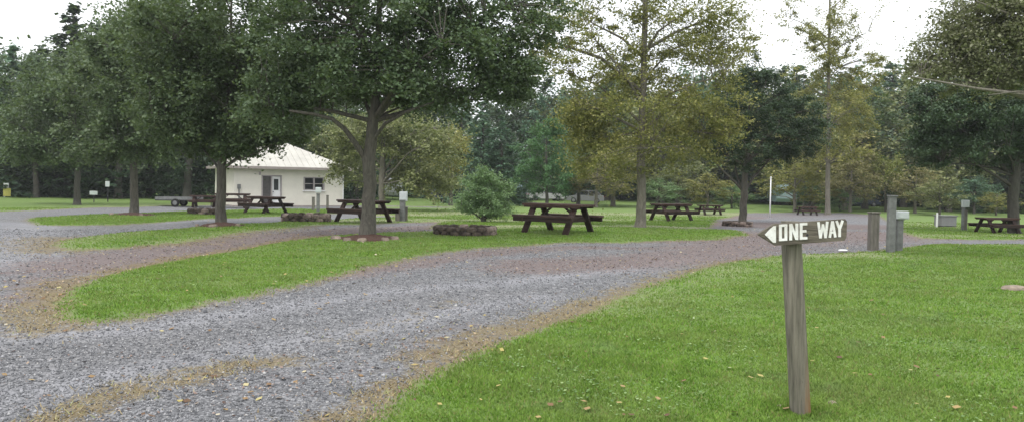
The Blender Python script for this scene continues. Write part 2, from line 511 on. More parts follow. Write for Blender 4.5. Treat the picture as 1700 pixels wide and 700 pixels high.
def pebble_mat(name, stops):
    m, nt, out = new_mat(name)
    geo = nt.nodes.new('ShaderNodeNewGeometry')
    c = ramp(nt, geo.outputs['Random Per Island'], stops)
    b = N(nt, 'ShaderNodeBsdfPrincipled', Roughness=.85)
    nt.links.new(c, b.inputs['Base Color']); nt.links.new(b.outputs[0], out.inputs[0])
    return m
M['pebble'] = pebble_mat('crushed_stone', [(0, (.085, .088, .096)), (.35, (.15, .153, .159)), (.8, (.25, .253, .262)), (.96, (.37, .37, .38)), (1, (.46, .45, .43))])
M['deadleaf'] = pebble_mat('fallen_leaf_colours', [(0, (.09, .05, .03)), (.35, (.20, .12, .055)), (.6, (.33, .23, .10)), (.85, (.36, .31, .10)), (1, (.50, .44, .32))])

# ------------------------------------------------------------------ ground mesh
def gpoly(pts):
    out = []
    for p in pts:
        if len(p) == 3: out.append((p[0], p[1]))          # already in metres
        else:
            g = G(*p); out.append((g.x, g.y))
    return np.array(out)

LAWNS = [gpoly(p) for p in [
    # foreground lawn, right
    [(590, 704), (650, 657), (720, 613), (800, 577), (880, 549), (960, 521), (1010, 498), (1080, 471), (1150, 449), (1220, 433),
     (1290, 423), (1400, 419), (1450, 417), (1510, 409), (1560, 405), (1720, 406), (2200, 420), (60, 2, 0), (60, -12, 0), (-3.0, -12, 0), (-1.7, 2.2, 0)],
    # first island
    [(78, 515), (92, 533), (130, 541), (200, 536), (300, 516), (420, 493), (520, 471), (600, 449), (700, 426), (800, 413), (950, 403),
     (1100, 401), (1200, 398), (1245, 391), (1230, 383), (1060, 378), (860, 378), (740, 381), (640, 386), (540, 392), (450, 404), (330, 425),
     (220, 446), (150, 463), (105, 485)],
    # second island
    [(85, 403), (92, 414), (130, 417), (200, 413), (300, 404), (380, 391), (430, 384), (520, 375), (640, 371), (760, 367), (900, 367),
     (1060, 369), (1190, 369), (1195, 362), (1060, 359), (900, 357), (700, 359), (560, 365), (420, 371), (330, 376), (200, 386), (110, 397)],
    # worn grassy pitches between the drives
    [(600, 359), (760, 359), (1060, 363), (1195, 364), (1240, 355), (900, 346), (600, 342)],
    [(710, 380), (1060, 380), (1180, 379), (1190, 366), (900, 365), (730, 366)],
    # third island
    [(42, 366), (60, 374), (130, 375), (200, 374), (300, 367), (420, 361), (560, 355), (700, 352), (700, 347), (560, 346), (420, 348),
     (300, 351), (200, 355), (100, 359), (52, 361)],
    # far lawn
    [(-500, 357), (0, 352), (60, 350), (130, 346), (250, 343), (420, 341), (700, 343), (900, 348), (1060, 350), (1240, 354), (1400, 353),
     (1455, 357), (1485, 372), (1500, 388), (1530, 396), (1720, 398), (2200, 410), (250, 60, 0), (250, 260, 0), (-250, 260, 0), (-250, 60, 0)],
]]

def seg_dist(X, Y, a, b):
    ax, ay = a; bx, by = b
    dx, dy = bx - ax, by - ay
    t = np.clip(((X - ax) * dx + (Y - ay) * dy) / (dx * dx + dy * dy + 1e-9), 0, 1)
    return np.hypot(X - ax - t * dx, Y - ay - t * dy)

def poly_sdf(X, Y, poly):
    d = np.full(X.shape, 1e9); inside = np.zeros(X.shape, bool)
    n = len(poly)
    for i in range(n):
        a = poly[i]; b = poly[(i + 1) % n]
        d = np.minimum(d, seg_dist(X, Y, a, b))
        cond = (a[1] > Y) != (b[1] > Y)
        xx = (b[0] - a[0]) * (Y - a[1]) / (b[1] - a[1] + 1e-12) + a[0]
        inside ^= cond & (X < xx)
    return np.where(inside, d, -d)

def lawn_sdf(X, Y):
    s = np.full(np.shape(X), -1e9)
    for p in LAWNS: s = np.maximum(s, poly_sdf(X, Y, p))
    return s

def strokes(X, Y, lines):
    v = np.zeros(np.shape(X))
    for pts, w, k in lines:
        q = [G(*p) for p in pts]
        for a, b in zip(q[:-1], q[1:]):
            d = seg_dist(X, Y, (a.x, a.y), (b.x, b.y))
            v = np.maximum(v, k * np.exp(-(d / w) ** 2))
    return v

DEAD = [([(110, 690), (190, 655), (290, 628), (390, 607), (470, 598)], .28, .85), ([(560, 700), (640, 650), (740, 592)], .35, .75),
        ([(730, 590), (800, 560), (900, 535), (1000, 500)], .45, 1.0), ([(1000, 500), (1130, 455), (1260, 428)], .5, .7),
        ([(70, 545), (75, 500), (110, 465)], .5, .9), ([(75, 415), (85, 395)], 1.0, .8), ([(560, 560), (700, 520), (760, 500)], .35, .35),
        ([(150, 462), (330, 424), (540, 391)], .6, .8), ([(110, 417), (300, 404), (520, 375)], .9, .6)]
LIT = [([(560, 455), (720, 432), (900, 412), (1100, 412), (1260, 405)], .9, .85), ([(900, 440), (1100, 430), (1230, 410)], 1.6, 1.0),
       ([(160, 440), (330, 412), (480, 392), (640, 380), (800, 373), (1060, 373)], 2.0, 1.0), ([(1230, 385), (1430, 395)], 3.0, .7),
       ([(400, 640), (640, 600), (780, 540)], .5, .45), ([(50, 500), (90, 450), (250, 430)], .9, .7), ([(1200, 372), (1440, 375)], 6, 1.0), ([(1200, 398), (1440, 388)], 4, 1.0), ([(700, 366), (1200, 360)], 4, 1.0), ([(1240, 358), (1440, 356)], 8, .6)]
TRACK = [([(0, 560), (250, 545), (520, 500), (700, 478), (900, 462), (1050, 447), (1180, 425)], .32, 1.0), ([(0, 660), (300, 600), (560, 555), (760, 515), (900, 492)], .3, .9), ([(0, 440), (20, 400), (60, 372)], 1.0, .8), ([(60, 372), (330, 366)], 1.2, .9)]
WORN = [([(640, 384), (800, 378), (1060, 376), (1200, 380)], 1.2, 1.0), ([(560, 360), (750, 355), (1050, 356), (1300, 356)], 3.2, .9),
        ([(560, 368), (750, 366), (1050, 366)], 2.2, .9), ([(300, 404), (520, 375), (640, 371)], 1.2, .6), ([(1240, 415), (1330, 425), (1440, 425)], .8, .8),
        ([(100, 415), (85, 403), (200, 388)], 1.0, .6), ([(0, 350), (300, 342), (700, 344)], 3.0, .6), ([(1500, 392), (1700, 392)], 1.5, .7),
        ([(1500, 370), (1560, 378)], 3, .6), ([(1000, 515), (1150, 465), (1290, 430)], .8, .5)]

def polar_ground():
    fine = np.arange(R(50), R(130), R(.33))
    coarse1 = np.arange(R(130), R(410), R(5))
    ang = np.concatenate([fine, coarse1])
    rad = [1.2]
    while rad[-1] < 340: rad.append(rad[-1] * 1.0125)
    rad = np.array(rad)
    A, Rr = np.meshgrid(ang, rad)
    X = Rr * np.cos(A); Y = Rr * np.sin(A)
    nr, na = X.shape
    sd = lawn_sdf(X, Y)
    Z = height(X, Y) + 0.03 * sstep(-.05, .35, sd)
    verts = np.stack([X.ravel(), Y.ravel(), Z.ravel()], 1)
    verts = np.vstack([verts, [[0, 0, float(height(0, 0))]]])
    i = np.arange(nr - 1)[:, None]; j = np.arange(na)[None, :]
    j2 = (j + 1) % na
    q = np.stack([i * na + j + 0 * j2, i * na + j2, (i + 1) * na + j2, (i + 1) * na + j], -1).reshape(-1, 4)
    q = q[:, [0, 3, 2, 1]]
    vals = {'edge': np.clip(sd, -3, 3), 'dead': strokes(X, Y, DEAD), 'litter': strokes(X, Y, LIT), 'worn': strokes(X, Y, WORN), 'track': strokes(X, Y, TRACK)}
    vals = {k: np.append(v.ravel(), v.ravel()[0]) for k, v in vals.items()}
    fs = vals['edge'][q].mean(1)
    yb = verts[q[:, 0], 1]
    road = (fs < 0)
    def mk(name, sel, center):
        qq = q[sel]
        used, inv = np.unique(qq, return_inverse=True)
        v = verts[used]; f = inv.reshape(qq.shape)
        m = np_mesh(name, v, f)
        for k, a in vals.items():
            at = m.attributes.new(k, 'FLOAT', 'POINT'); at.data.foreach_set('value', a[used].astype(np.float32))
        m.polygons.foreach_set('use_smooth', np.ones(len(m.polygons), bool))
        m.materials.append(M['ground'])
        o = link(bpy.data.objects.new(name, m)); o['kind'] = 'structure'
        return o
    mk('lawn', ~road, False)
    mk('gravel_road', road, True)
    # small disc under the camera closes the sheet
    k = na
    v = np.vstack([verts[:na], [[0, 0, float(height(0, 0))]]])
    f = np.array([[na, a, (a + 1) % na] for a in range(na)])
    m = np_mesh('ground', v, f); m.materials.append(M['ground'])
    for kk, a in vals.items():
        at = m.attributes.new(kk, 'FLOAT', 'POINT'); at.data.foreach_set('value', np.append(a[:na], a[0]).astype(np.float32))
    o = link(bpy.data.objects.new('ground', m)); o['kind'] = 'structure'
polar_ground()

def on_ground(x, y, extra=0.0):
    return Vector((x, y, float(height(x, y)) + extra))

# ------------------------------------------------------------------ scattered ground cover
def scatter(n, rmin, rmax, power=1.0, amin=53, amax=127):
    """points around the camera, denser near it"""
    u = RNG.random(n)
    if power == 2: r = rmin * (rmax / rmin) ** u
    else: r = rmin + (rmax - rmin) * u
    a = np.radians(RNG.uniform(amin, amax, n))
    return r * np.cos(a), r * np.sin(a)

def grass_blades():
    X, Y = scatter(800000, 3.0, 52, 2)
    sd = lawn_sdf(X, Y)
    wn_ = strokes(X, Y, WORN)
    q = G(1327, 685)
    tx = RNG.normal(0, .12, 2600); ty = RNG.normal(0, .12, 2600)
    X = np.concatenate([X, q.x + tx]); Y = np.concatenate([Y, q.y + ty]); sd = lawn_sdf(X, Y); wn_ = strokes(X, Y, WORN)
    keep = (sd + RNG.normal(0, .10, len(X)) > .16) & (RNG.random(len(X)) > wn_ * .95)
    X, Y, sd = X[keep], Y[keep], sd[keep]
    n = len(X)
    r = np.hypot(X, Y)
    Z = height(X, Y) + .03 * sstep(-.05, .35, sd) - .004
    # patchiness in height
    pat = .5 + .5 * np.sin(X * 2.3 + 1.7 * np.sin(Y * 1.9)) * np.sin(Y * 2.9 + 1.3 * np.sin(X * 1.3))
    h = RNG.uniform(.014, .031, n) * (.75 + .5 * pat) * (1 + r * .02)
    w = RNG.uniform(.003, .006, n) * (1 + r * .10)
    a = RNG.uniform(0, 2 * np.pi, n)
    lean = RNG.uniform(.1, 1.1, n) * h
    la = RNG.uniform(0, 2 * np.pi, n)
    for px_, py_ in ((1327, 685), (1449, 415), (1478, 420), (1492, 418)):
        q = G(px_, py_); dd = np.hypot(X - q.x, Y - q.y); h = h * (1 + .5 * np.exp(-(dd / .12) ** 2))
    base = np.stack([X, Y, Z], 1)
    sx = np.stack([np.cos(a) * w, np.sin(a) * w, np.zeros(n)], 1)
    tip = base + np.stack([np.cos(la) * lean, np.sin(la) * lean, h], 1)
    v = np.stack([base - sx, base + sx, tip], 1).reshape(-1, 3)
    f = np.arange(3 * n).reshape(-1, 3)
    m = np_mesh('grass', v, f); m.materials.append(M['grass'])
    o = link(bpy.data.objects.new('grass', m))
    tag(o, 'short mown green grass covering the lawn islands and foreground', 'grass', kind='stuff')
grass_blades()

def pebbles():
    X, Y = scatter(210000, 3.2, 26, 2)
    sd = lawn_sdf(X, Y)
    dd = strokes(X, Y, DEAD)
    keep = (sd + RNG.normal(0, .12, len(X)) < .02) & (RNG.random(len(X)) > dd * .85) & (RNG.random(len(X)) > strokes(X, Y, LIT) * .85)
    X, Y = X[keep], Y[keep]; n = len(X)
    r = np.hypot(X, Y)
    s = RNG.uniform(.003, .0095, n) * (1 + .05 * r); s *= np.where(RNG.random(n) < .03, 2.0, 1)
    dirs = np.array([[1, 0, 0], [-.5, .87, 0], [-.5, -.87, 0], [0.1, 0, .8], [0, .1, -.8]])
    base = np.stack([X, Y, height(X, Y) + s * .25], 1)
    jit = RNG.uniform(.6, 1.3, (n, 5, 1))
    a = RNG.uniform(0, 6.28, n); ca, sa = np.cos(a), np.sin(a)
    d = dirs[None] * jit
    dx = d[..., 0] * ca[:, None] - d[..., 1] * sa[:, None]; dy = d[..., 0] * sa[:, None] + d[..., 1] * ca[:, None]
    v = base[:, None] + np.stack([dx, dy, d[..., 2]], -1) * s[:, None, None]
    ft = np.array([[0, 1, 3], [1, 2, 3], [2, 0, 3], [1, 0, 4], [2, 1, 4], [0, 2, 4]])
    f = (ft[None] + 5 * np.arange(n)[:, None, None]).reshape(-1, 3)
    m = np_mesh('gravel', v.reshape(-1, 3), f); m.materials.append(M['pebble'])
    tag(link(bpy.data.objects.new('gravel', m)), 'loose blue grey crushed stone lying over the drives', 'gravel', kind='stuff')
pebbles()

def quads(Pn, U, V):
    """rhombus leaves: centre, long half axis, short half axis"""
    n = len(Pn)
    v = np.stack([Pn - U, Pn - V * 1.0 + U * .1, Pn + U, Pn + V + U * .1], 1).reshape(-1, 3)
    return v, np.arange(4 * n).reshape(-1, 4)

def fallen_leaves():
    X, Y = scatter(5200, 3.3, 40, 2)
    lit = strokes(X, Y, LIT); sd = lawn_sdf(X, Y)
    p = np.where(sd > .3, .10, .12 + .75 * lit)
    t1 = G(610, 396); p = np.maximum(p, .5 * np.exp(-(np.hypot(X - t1.x, Y - t1.y) / 3) ** 2))
    k = RNG.random(len(X)) < p
    X, Y, sd = X[k], Y[k], sd[k]; n = len(X)
    s = RNG.uniform(.012, .032, n) * (1 + .02 * np.hypot(X, Y))
    a = RNG.uniform(0, 6.28, n)
    Pn = np.stack([X, Y, height(X, Y) + .03 * sstep(-.05, .35, sd) + np.where(sd > .2, .03, .012)], 1)
    U = np.stack([np.cos(a), np.sin(a), RNG.uniform(-.3, .3, n)], 1) * s[:, None]
    V = np.stack([-np.sin(a), np.cos(a), RNG.uniform(-.4, .4, n)], 1) * s[:, None] * .7
    v, f = quads(Pn, U, V)
    m = np_mesh('fallen_leaves', v, f); m.materials.append(M['deadleaf'])
    tag(link(bpy.data.objects.new('fallen_leaves', m)), 'scattered brown and tan fallen leaves on drive and lawn', 'fallen leaves', kind='stuff')
fallen_leaves()

def litter_bits():
    X, Y = scatter(260000, 3.2, 34, 2)
    lit = strokes(X, Y, LIT); sd = lawn_sdf(X, Y)
    pat = .5 + .5 * np.sin(X * 1.9 + 2 * np.sin(Y * 1.3)) * np.sin(Y * 2.3 + 1.5 * np.sin(X * .9))
    k = (RNG.random(len(X)) < (.02 + .42 * lit ** 1.5 * (.35 + .65 * pat))) & (sd < .25)
    X, Y = X[k], Y[k]; n = len(X); rr = np.hypot(X, Y)
    s = RNG.uniform(.004, .014, n) * (1 + .05 * rr); a = RNG.uniform(0, 6.28, n)
    Pn = np.stack([X, Y, height(X, Y) + .012], 1)
    U = np.stack([np.cos(a), np.sin(a), RNG.uniform(-.5, .5, n)], 1) * s[:, None]
    V = np.stack([-np.sin(a), np.cos(a), RNG.uniform(-.5, .5, n)], 1) * s[:, None] * .6
    v, f = quads(Pn, U, V)
    m = np_mesh('leaf_litter', v, f); m.materials.append(M['litter'])
    tag(link(bpy.data.objects.new('leaf_litter', m)), 'brown leaf litter broken small over the middle of the drive', 'leaf litter', kind='stuff')
M['litter'] = pebble_mat('leaf_litter_bits', [(0, (.05, .03, .022)), (.4, (.15, .10, .08)), (.75, (.25, .18, .15)), (1, (.40, .30, .20))])
litter_bits()

def dry_grass():
    X, Y = scatter(300000, 3.2, 26, 2)
    sd = lawn_sdf(X, Y); d = strokes(X, Y, DEAD)
    pat = .5 + .5 * np.sin(X * 3.1 + 2 * np.sin(Y * 2.3)) * np.sin(Y * 4.3 + 1.5 * np.sin(X * 2.9))
    fringe = np.exp(-((sd - .05) / .22) ** 2)
    k = (RNG.random(len(X)) < np.maximum(d ** 1.3, fringe * .8) * (.06 + .6 * pat ** 1.6)) & (sd < .5)
    X, Y = X[k], Y[k]; n = len(X); rr = np.hypot(X, Y)
    h = RNG.uniform(.012, .034, n) * (1 + rr * .02); w = RNG.uniform(.002, .004, n) * (1 + rr * .1)
    a = RNG.uniform(0, 6.28, n); la = RNG.uniform(0, 6.28, n); ln = RNG.uniform(.5, 2.0, n) * h
    base = np.stack([X, Y, height(X, Y)], 1); sx = np.stack([np.cos(a) * w, np.sin(a) * w, 0 * a], 1)
    tip = base + np.stack([np.cos(la) * ln, np.sin(la) * ln, h], 1)
    m = np_mesh('dry_grass', np.stack([base - sx, base + sx, tip], 1).reshape(-1, 3), np.arange(3 * n).reshape(-1, 3)); m.materials.append(M['straw'])
    tag(link(bpy.data.objects.new('dry_grass', m)), 'straw coloured dry grass along the drive edges and centre strip', 'dry grass', kind='stuff')
M['straw'] = pebble_mat('straw', [(0, (.16, .12, .06)), (.5, (.30, .235, .12)), (.8, (.40, .33, .18)), (1, (.22, .27, .09))])
dry_grass()

def clover():
    X, Y = scatter(90000, 3.2, 18, 2)
    sd = lawn_sdf(X, Y)
    pat = np.sin(X * 1.3 + 2.2 * np.sin(Y * .8)) * np.sin(Y * 1.7 + 1.9 * np.sin(X * 1.1))
    k = (pat > .25) & (RNG.random(len(X)) < (pat - .2) * .3) & (sd > .3)
    X, Y = X[k], Y[k]; n = len(X); rr = np.hypot(X, Y)
    s = RNG.uniform(.005, .011, n) * (1 + .05 * rr); a = RNG.uniform(0, 6.28, n)
    Pn = np.stack([X, Y, height(X, Y) + .03 + RNG.uniform(.02, .04, n)], 1)
    U = np.stack([np.cos(a), np.sin(a), RNG.uniform(-.3, .3, n)], 1) * s[:, None]
    V = np.stack([-np.sin(a), np.cos(a), RNG.uniform(-.3, .3, n)], 1) * s[:, None]
    v, f = quads(Pn, U, V)
    m = np_mesh('clover', v, f); m.materials.append(M['clover'])
    tag(link(bpy.data.objects.new('clover', m)), 'low clover growing in patches through the mown lawn', 'clover', kind='stuff')
M['clover'] = pebble_mat('clover_leaf', [(0, (.07, .14, .04)), (.5, (.13, .22, .07)), (.99, (.25, .34, .13)), (1, (.5, .5, .42))])
clover()

# ------------------------------------------------------------------ trees
FINE = 2.1
def leaf_cloud(centers, radii, per, size, rng, flat=.6, droop=0.0, up=.5):
    """leaf quads scattered around cluster centres (numpy)"""
    n = len(centers)
    cnt = np.maximum(1, (np.asarray(per) * FINE * rng.uniform(.4, 1.6, n)).astype(int))
    size = size / FINE ** .42
    idx = np.repeat(np.arange(n), cnt)
    N_ = len(idx)
    g = rng.normal(0, 1, (N_, 3)); g /= (np.linalg.norm(g, axis=1, keepdims=True) + 1e-6)
    g *= np.minimum(1.7, np.abs(rng.normal(0, .62, (N_, 1))) + .12)
    dirn = centers - centers.mean(0); dirn[:, 2] *= .6; dirn += rng.normal(0, .25, dirn.shape) * np.linalg.norm(dirn, axis=1, keepdims=True)
    dirn /= (np.linalg.norm(dirn, axis=1, keepdims=True) + 1e-6)
    ell = rng.uniform(.3, 1.25, n)
    off = g * radii[idx][:, None] * np.array([1, 1, flat]) * .78 + dirn[idx] * (rng.normal(.1, .55, N_) * ell[idx] * radii[idx])[:, None]
    off[:, 2] -= droop * np.linalg.norm(off[:, :2], axis=1)
    Pn = centers[idx] + off
    s = size * rng.uniform(.45, 1.4, N_)
    nrm = rng.normal(0, 1, (N_, 3)); nrm[:, 2] = np.abs(nrm[:, 2]) + up
    nrm /= np.linalg.norm(nrm, axis=1, keepdims=True)
    t = rng.normal(0, 1, (N_, 3))
    U = np.cross(nrm, t); U /= (np.linalg.norm(U, axis=1, keepdims=True) + 1e-6)
    V = np.cross(nrm, U)
    return quads(Pn, U * (s * .5)[:, None], V * (s * .36)[:, None])

def grow(name, root, trunk_pts, trunk_r, centers, radii, per, leaf, mat, bark, rng, limbs=9, fork=.25, flat=.6, droop=0., twig=.018, up=.5, extra=None):
    """trunk + crown under an Empty; everything in the tree's own coordinates"""
    mb = MB()
    tp = [Vector(p) for p in trunk_pts]
    # flare at the foot
    fine = []; fr = []
    ntr = len(tp)
    for i in range(ntr - 1):
        for k in range(3):
            t = k / 3; p = tp[i].lerp(tp[i + 1], t)
            fine.append(p); fr.append(trunk_r[i] * (1 - t) + trunk_r[i + 1] * t)
    fine.append(tp[-1]); fr.append(trunk_r[-1])
    z0 = fine[0].z
    for i in range(len(fine)):
        hgt = fine[i].z - z0
        fr[i] *= 1 + .45 * math.exp(-max(hgt, 0) / .16)
        if 0 < i < len(fine) - 1:
            fine[i] = fine[i] + Vector((rng.normal(0, .04), rng.normal(0, .04), 0)) * trunk_r[0] * 3
    fine.insert(1, fine[0].lerp(fine[1], .3)); fr.insert(1, trunk_r[0] * 1.12)
    fine.insert(0, fine[0] - Vector((0, 0, .25))); fr.insert(0, fr[0] * 1.15)
    mb.tube(fine, fr, 12)
    C = np.asarray(centers)
    K = min(limbs, len(C))
    # spread limb ends by farthest point picking
    pick = [int(rng.integers(len(C)))]
    dmin = np.linalg.norm(C - C[pick[0]], axis=1)
    for _ in range(K - 1):
        j = int(np.argmax(dmin * rng.uniform(.7, 1, len(C)))); pick.append(j)
        dmin = np.minimum(dmin, np.linalg.norm(C - C[j], axis=1))
    top = tp[-1]; bot = tp[0]
    H = top.z - bot.z
    paths = []
    def trunk_at(z):
        for i in range(1, len(fine)):
            if fine[i].z >= z:
                t = (z - fine[i - 1].z) / max(1e-6, fine[i].z - fine[i - 1].z)
                return fine[i - 1].lerp(fine[i], t), fr[i - 1] * (1 - t) + fr[i] * t
        return fine[-1], fr[-1]
    for j in pick:
        e = Vector(C[j])
        hd = math.hypot(e.x - bot.x, e.y - bot.y)
        z = min(max(e.z - hd * rng.uniform(.45, .9), bot.z + H * fork), top.z * .98)
        o, r0 = trunk_at(z)
        L = (e - o).length
        mid1 = o.lerp(e, .35) + Vector((0, 0, L * .06 + rng.normal(0, .03) * L)); mid2 = o.lerp(e, .7) + Vector((rng.normal(0, .04) * L, rng.normal(0, .04) * L, L * .05))
        lr = min(r0 * .62, .012 * L + twig * 1.6)
        rr = [lr, lr * .8, lr * .5, lr * .2]
        mb.tube([o, mid1, mid2, e], rr, 7, False)
        for a, b in ((o, mid1), (mid1, mid2), (mid2, e)):
            for t in (0, .33, .66): paths.append(a.lerp(b, t))
        paths.append(e)
    for z in np.linspace(bot.z + H * max(fork, .4), top.z, 6):
        paths.append(trunk_at(z)[0])
    PA = np.array([tuple(p) for p in paths])
    for j in range(len(C)):
        d = np.linalg.norm(PA - C[j], axis=1) + np.maximum(0, PA[:, 2] - C[j][2]) * .8
        p = Vector(PA[int(np.argmin(d))]); e = Vector(C[j])
        L = (e - p).length
        if L < .15: continue
        m1 = p.lerp(e, .5) + Vector((rng.normal(0, .06) * L, rng.normal(0, .06) * L, .07 * L))
        mb.tube([p, m1, e], [twig, twig * .7, twig * .35], 4, False)
    if extra: extra(mb)
    mb.build('trunk', M[bark], root, smooth=True)
    v, f = leaf_cloud(C, np.asarray(radii), per, leaf, rng, flat, droop, up)
    m = np_mesh('crown', v, f); m.materials.append(M[mat])
    link(bpy.data.objects.new('crown', m), root)
    return root

def lobe_points(lobes, base_y, base, rng):
    """crown lobes measured off the photograph, built at the tree's own distance with equal depth"""
    C = []; rad = []; per = []
    for lb in lobes:
        px, py, rx, ry, n, rc, pl = lb[:7]
        dz = lb[7] if len(lb) > 7 else 0.0
        c = P(px, py, base_y + dz)
        sc = (base_y + dz) / F_PX
        X, Z = rx * sc, ry * sc
        Dp = min(X, 4.5) if X > Z * .5 else X
        k = 0
        while k < n:
            g = rng.uniform(-1, 1, 3)
            q = float(np.dot(g, g))
            if q > 1 or q < .12 * rng.random(): continue
            C.append((c.x + g[0] * X - base.x, c.y + g[1] * Dp - base.y, c.z + g[2] * Z - base.z))
            rad.append(rc * rng.uniform(.55, 1.5)); per.append(pl)
            k += 1
    return np.array(C), np.array(rad), np.array(per)

def photo_tree(name, label, bx, by, trunk_px, trunk_w, lobes, leaf, mat, bark, seed, limbs=10, fork=.3, group=None, cat='tree', flat=.6, droop=0., twig=.018, at_y=None, extra=None, up=.5):
    rng = np.random.default_rng(seed)
    b = G(bx, by)
    if at_y is not None:
        b0 = P(bx, by, at_y); b = Vector((b0.x, b0.y, float(height(b0.x, b0.y))))
    root = empty(name, b, 0, label, cat, group)
    C, rad, per = lobe_points(lobes, b.y, b, rng)
    pts = [Vector((0, 0, 0))]; rr = [trunk_w / 2]
    for i, (px, py, k) in enumerate(trunk_px):
        q = P(px, py, b.y); pts.append(Vector((q.x - b.x, rng.normal(0, .05), q.z - b.z))); rr.append(trunk_w / 2 * k)
    grow(name, root, pts, rr, C, rad, per, leaf, mat, bark, rng, limbs, fork, flat, droop, twig, up, (lambda mb: extra(mb, b)) if extra else None)
    return root

def limb_px(pts, r0, r1, yd=0.0):
    def f(mb, b):
        q = [P(x, y, b.y + yd * i / max(1, len(pts) - 1)) - b for i, (x, y) in enumerate(pts)]
        n = len(q)
        mb.tube(q, [r0 + (r1 - r0) * i / (n - 1) for i in range(n)], 8, False)
    return f

# the big maple in the middle
def maple_limbs(mb, b):
    limb_px([(606, 262), (590, 238), (572, 214), (552, 198), (522, 190), (480, 184)], .085, .03, -1.0)(mb, b)
    limb_px([(613, 240), (640, 205), (676, 185), (720, 170)], .06, .02, -1.2)(mb, b)
    limb_px([(618, 200), (600, 150), (560, 110), (520, 90)], .06, .02, 1.0)(mb, b)
photo_tree('maple_tree', 'large dark green maple with forked trunk ringed by mulch in the centre', 610, 396,
    [(611, 330, .80), (613, 262, .78), (620, 200, .66), (624, 120, .5), (628, 20, .35), (630, -120, .15)], .42,
    [(600, 20, 200, 110, 95, .62, 150), (520, 110, 115, 75, 62, .55, 140), (720, 95, 150, 80, 80, .55, 140), (640, -140, 190, 110, 70, .7, 120),
     (475, 168, 70, 48, 26, .45, 130), (620, 130, 150, 50, 50, .5, 140), (840, 130, 62, 50, 36, .42, 110), (870, 50, 75, 60, 34, .4, 60), (915, 20, 60, 40, 16, .38, 36), (520, -40, 130, 80, 30, .6, 110), (760, 0, 100, 70, 26, .5, 90)],
    .125, 'maple', 'bark', 3, limbs=16, fork=.38, extra=maple_limbs)

photo_tree('maple_tree', 'green maple with low spreading branches in front of the cottage roof', 367, 375,
    [(367, 330, .9), (368, 278, .85), (374, 220, .6), (380, 120, .4), (385, -20, .15)], .34,
    [(400, 160, 120, 80, 80, .6, 130), (320, 110, 105, 100, 80, .6, 130), (440, 205, 75, 42, 34, .45, 120), (380, 20, 150, 100, 80, .65, 120), (408, 240, 46, 16, 20, .32, 80), (385, 250, 30, 12, 10, .28, 70), (300, 200, 75, 45, 40, .5, 120), (350, 225, 60, 32, 26, .42, 110)],
    .15, 'maple_l', 'bark', 4, limbs=14, fork=.42,
    extra=lambda mb, b: (limb_px([(368, 282), (392, 264), (420, 256), (452, 240)], .06, .025, -.6)(mb, b), limb_px([(367, 285), (350, 262), (330, 240)], .05, .02, .6)(mb, b)))

photo_tree('maple_tree', 'mid green maple standing on the third grass island', 222, 357,
    [(222, 320, .9), (223, 270, .8), (226, 180, .55), (230, 40, .2)], .38,
    [(215, 170, 95, 75, 75, .7, 120), (250, 85, 100, 75, 70, .75, 120), (190, 230, 85, 38, 40, .55, 110), (265, 225, 60, 38, 26, .55, 110), (300, 20, 80, 60, 30, .7, 110)],
    .19, 'maple_l', 'bark', 5, limbs=12, fork=.4)

photo_tree('maple_tree', 'leftmost broad green maple with crown reaching low over far lawn', 128, 341,
    [(128, 310, .9), (128, 270, .8), (125, 200, .5), (120, 120, .2)], .42,
    [(85, 215, 72, 50, 60, .85, 110), (125, 155, 80, 62, 70, .9, 110), (60, 250, 48, 26, 22, .7, 100), (160, 240, 55, 30, 24, .7, 100)],
    .24, 'maple_l', 'bark_dark', 6, limbs=10, fork=.35)

photo_tree('sycamore_tree', 'tall yellowing tree with straight pale trunk right of the brown picnic table', 1062, 379,
    [(1064, 330, .88), (1066, 240, .8), (1068, 130, .62), (1071, 0, .5), (1074, -160, .25)], .40,
    [(1060, 180, 115, 58, 68, .65, 66), (1165, 150, 72, 90, 64, .65, 66), (970, 200, 48, 50, 40, .5, 95), (1010, 258, 82, 44, 46, .5, 62), (1110, 245, 72, 34, 32, .48, 62),
     (1130, 40, 90, 75, 80, .6, 60), (1205, 60, 48, 60, 34, .55, 60), (975, 80, 95, 65, 60, .5, 50), (910, 60, 60, 65, 40, .45, 44), (1060, -80, 130, 70, 50, .6, 70), (1190, 215, 45, 50, 28, .45, 80), (1000, 0, 85, 50, 34, .42, 40), (1060, 110, 70, 40, 30, .45, 70)],
    .125, 'gold2', 'bark_pale', 8, limbs=22, fork=.3, twig=.014)

def vase_limbs(mb, b):
    limb_px([(1234, 318), (1218, 300), (1196, 280), (1180, 262)], .07, .03, -.6)(mb, b)
    limb_px([(1236, 318), (1250, 296), (1268, 276), (1290, 250)], .07, .03, .6)(mb, b)
    limb_px([(1235, 312), (1242, 280), (1246, 240)], .07, .03)(mb, b)
    limb_px([(1235, 322), (1224, 292), (1215, 250)], .06, .03, .8)(mb, b)
photo_tree('ornamental_tree', 'dense dark green vase shaped tree growing out of a stone ring', 1233, 371,
    [(1233, 345, 1.0), (1235, 318, .95), (1238, 260, .6), (1245, 160, .2)], .36,
    [(1248, 165, 62, 62, 70, .42, 170), (1195, 225, 48, 42, 46, .4, 170), (1300, 220, 66, 58, 74, .42, 170), (1245, 240, 80, 42, 60, .4, 160), (1262, 118, 30, 26, 14, .34, 120), (1330, 190, 38, 40, 22, .4, 130)],
    .12, 'dark', 'bark', 9, limbs=14, fork=.45, extra=vase_limbs)

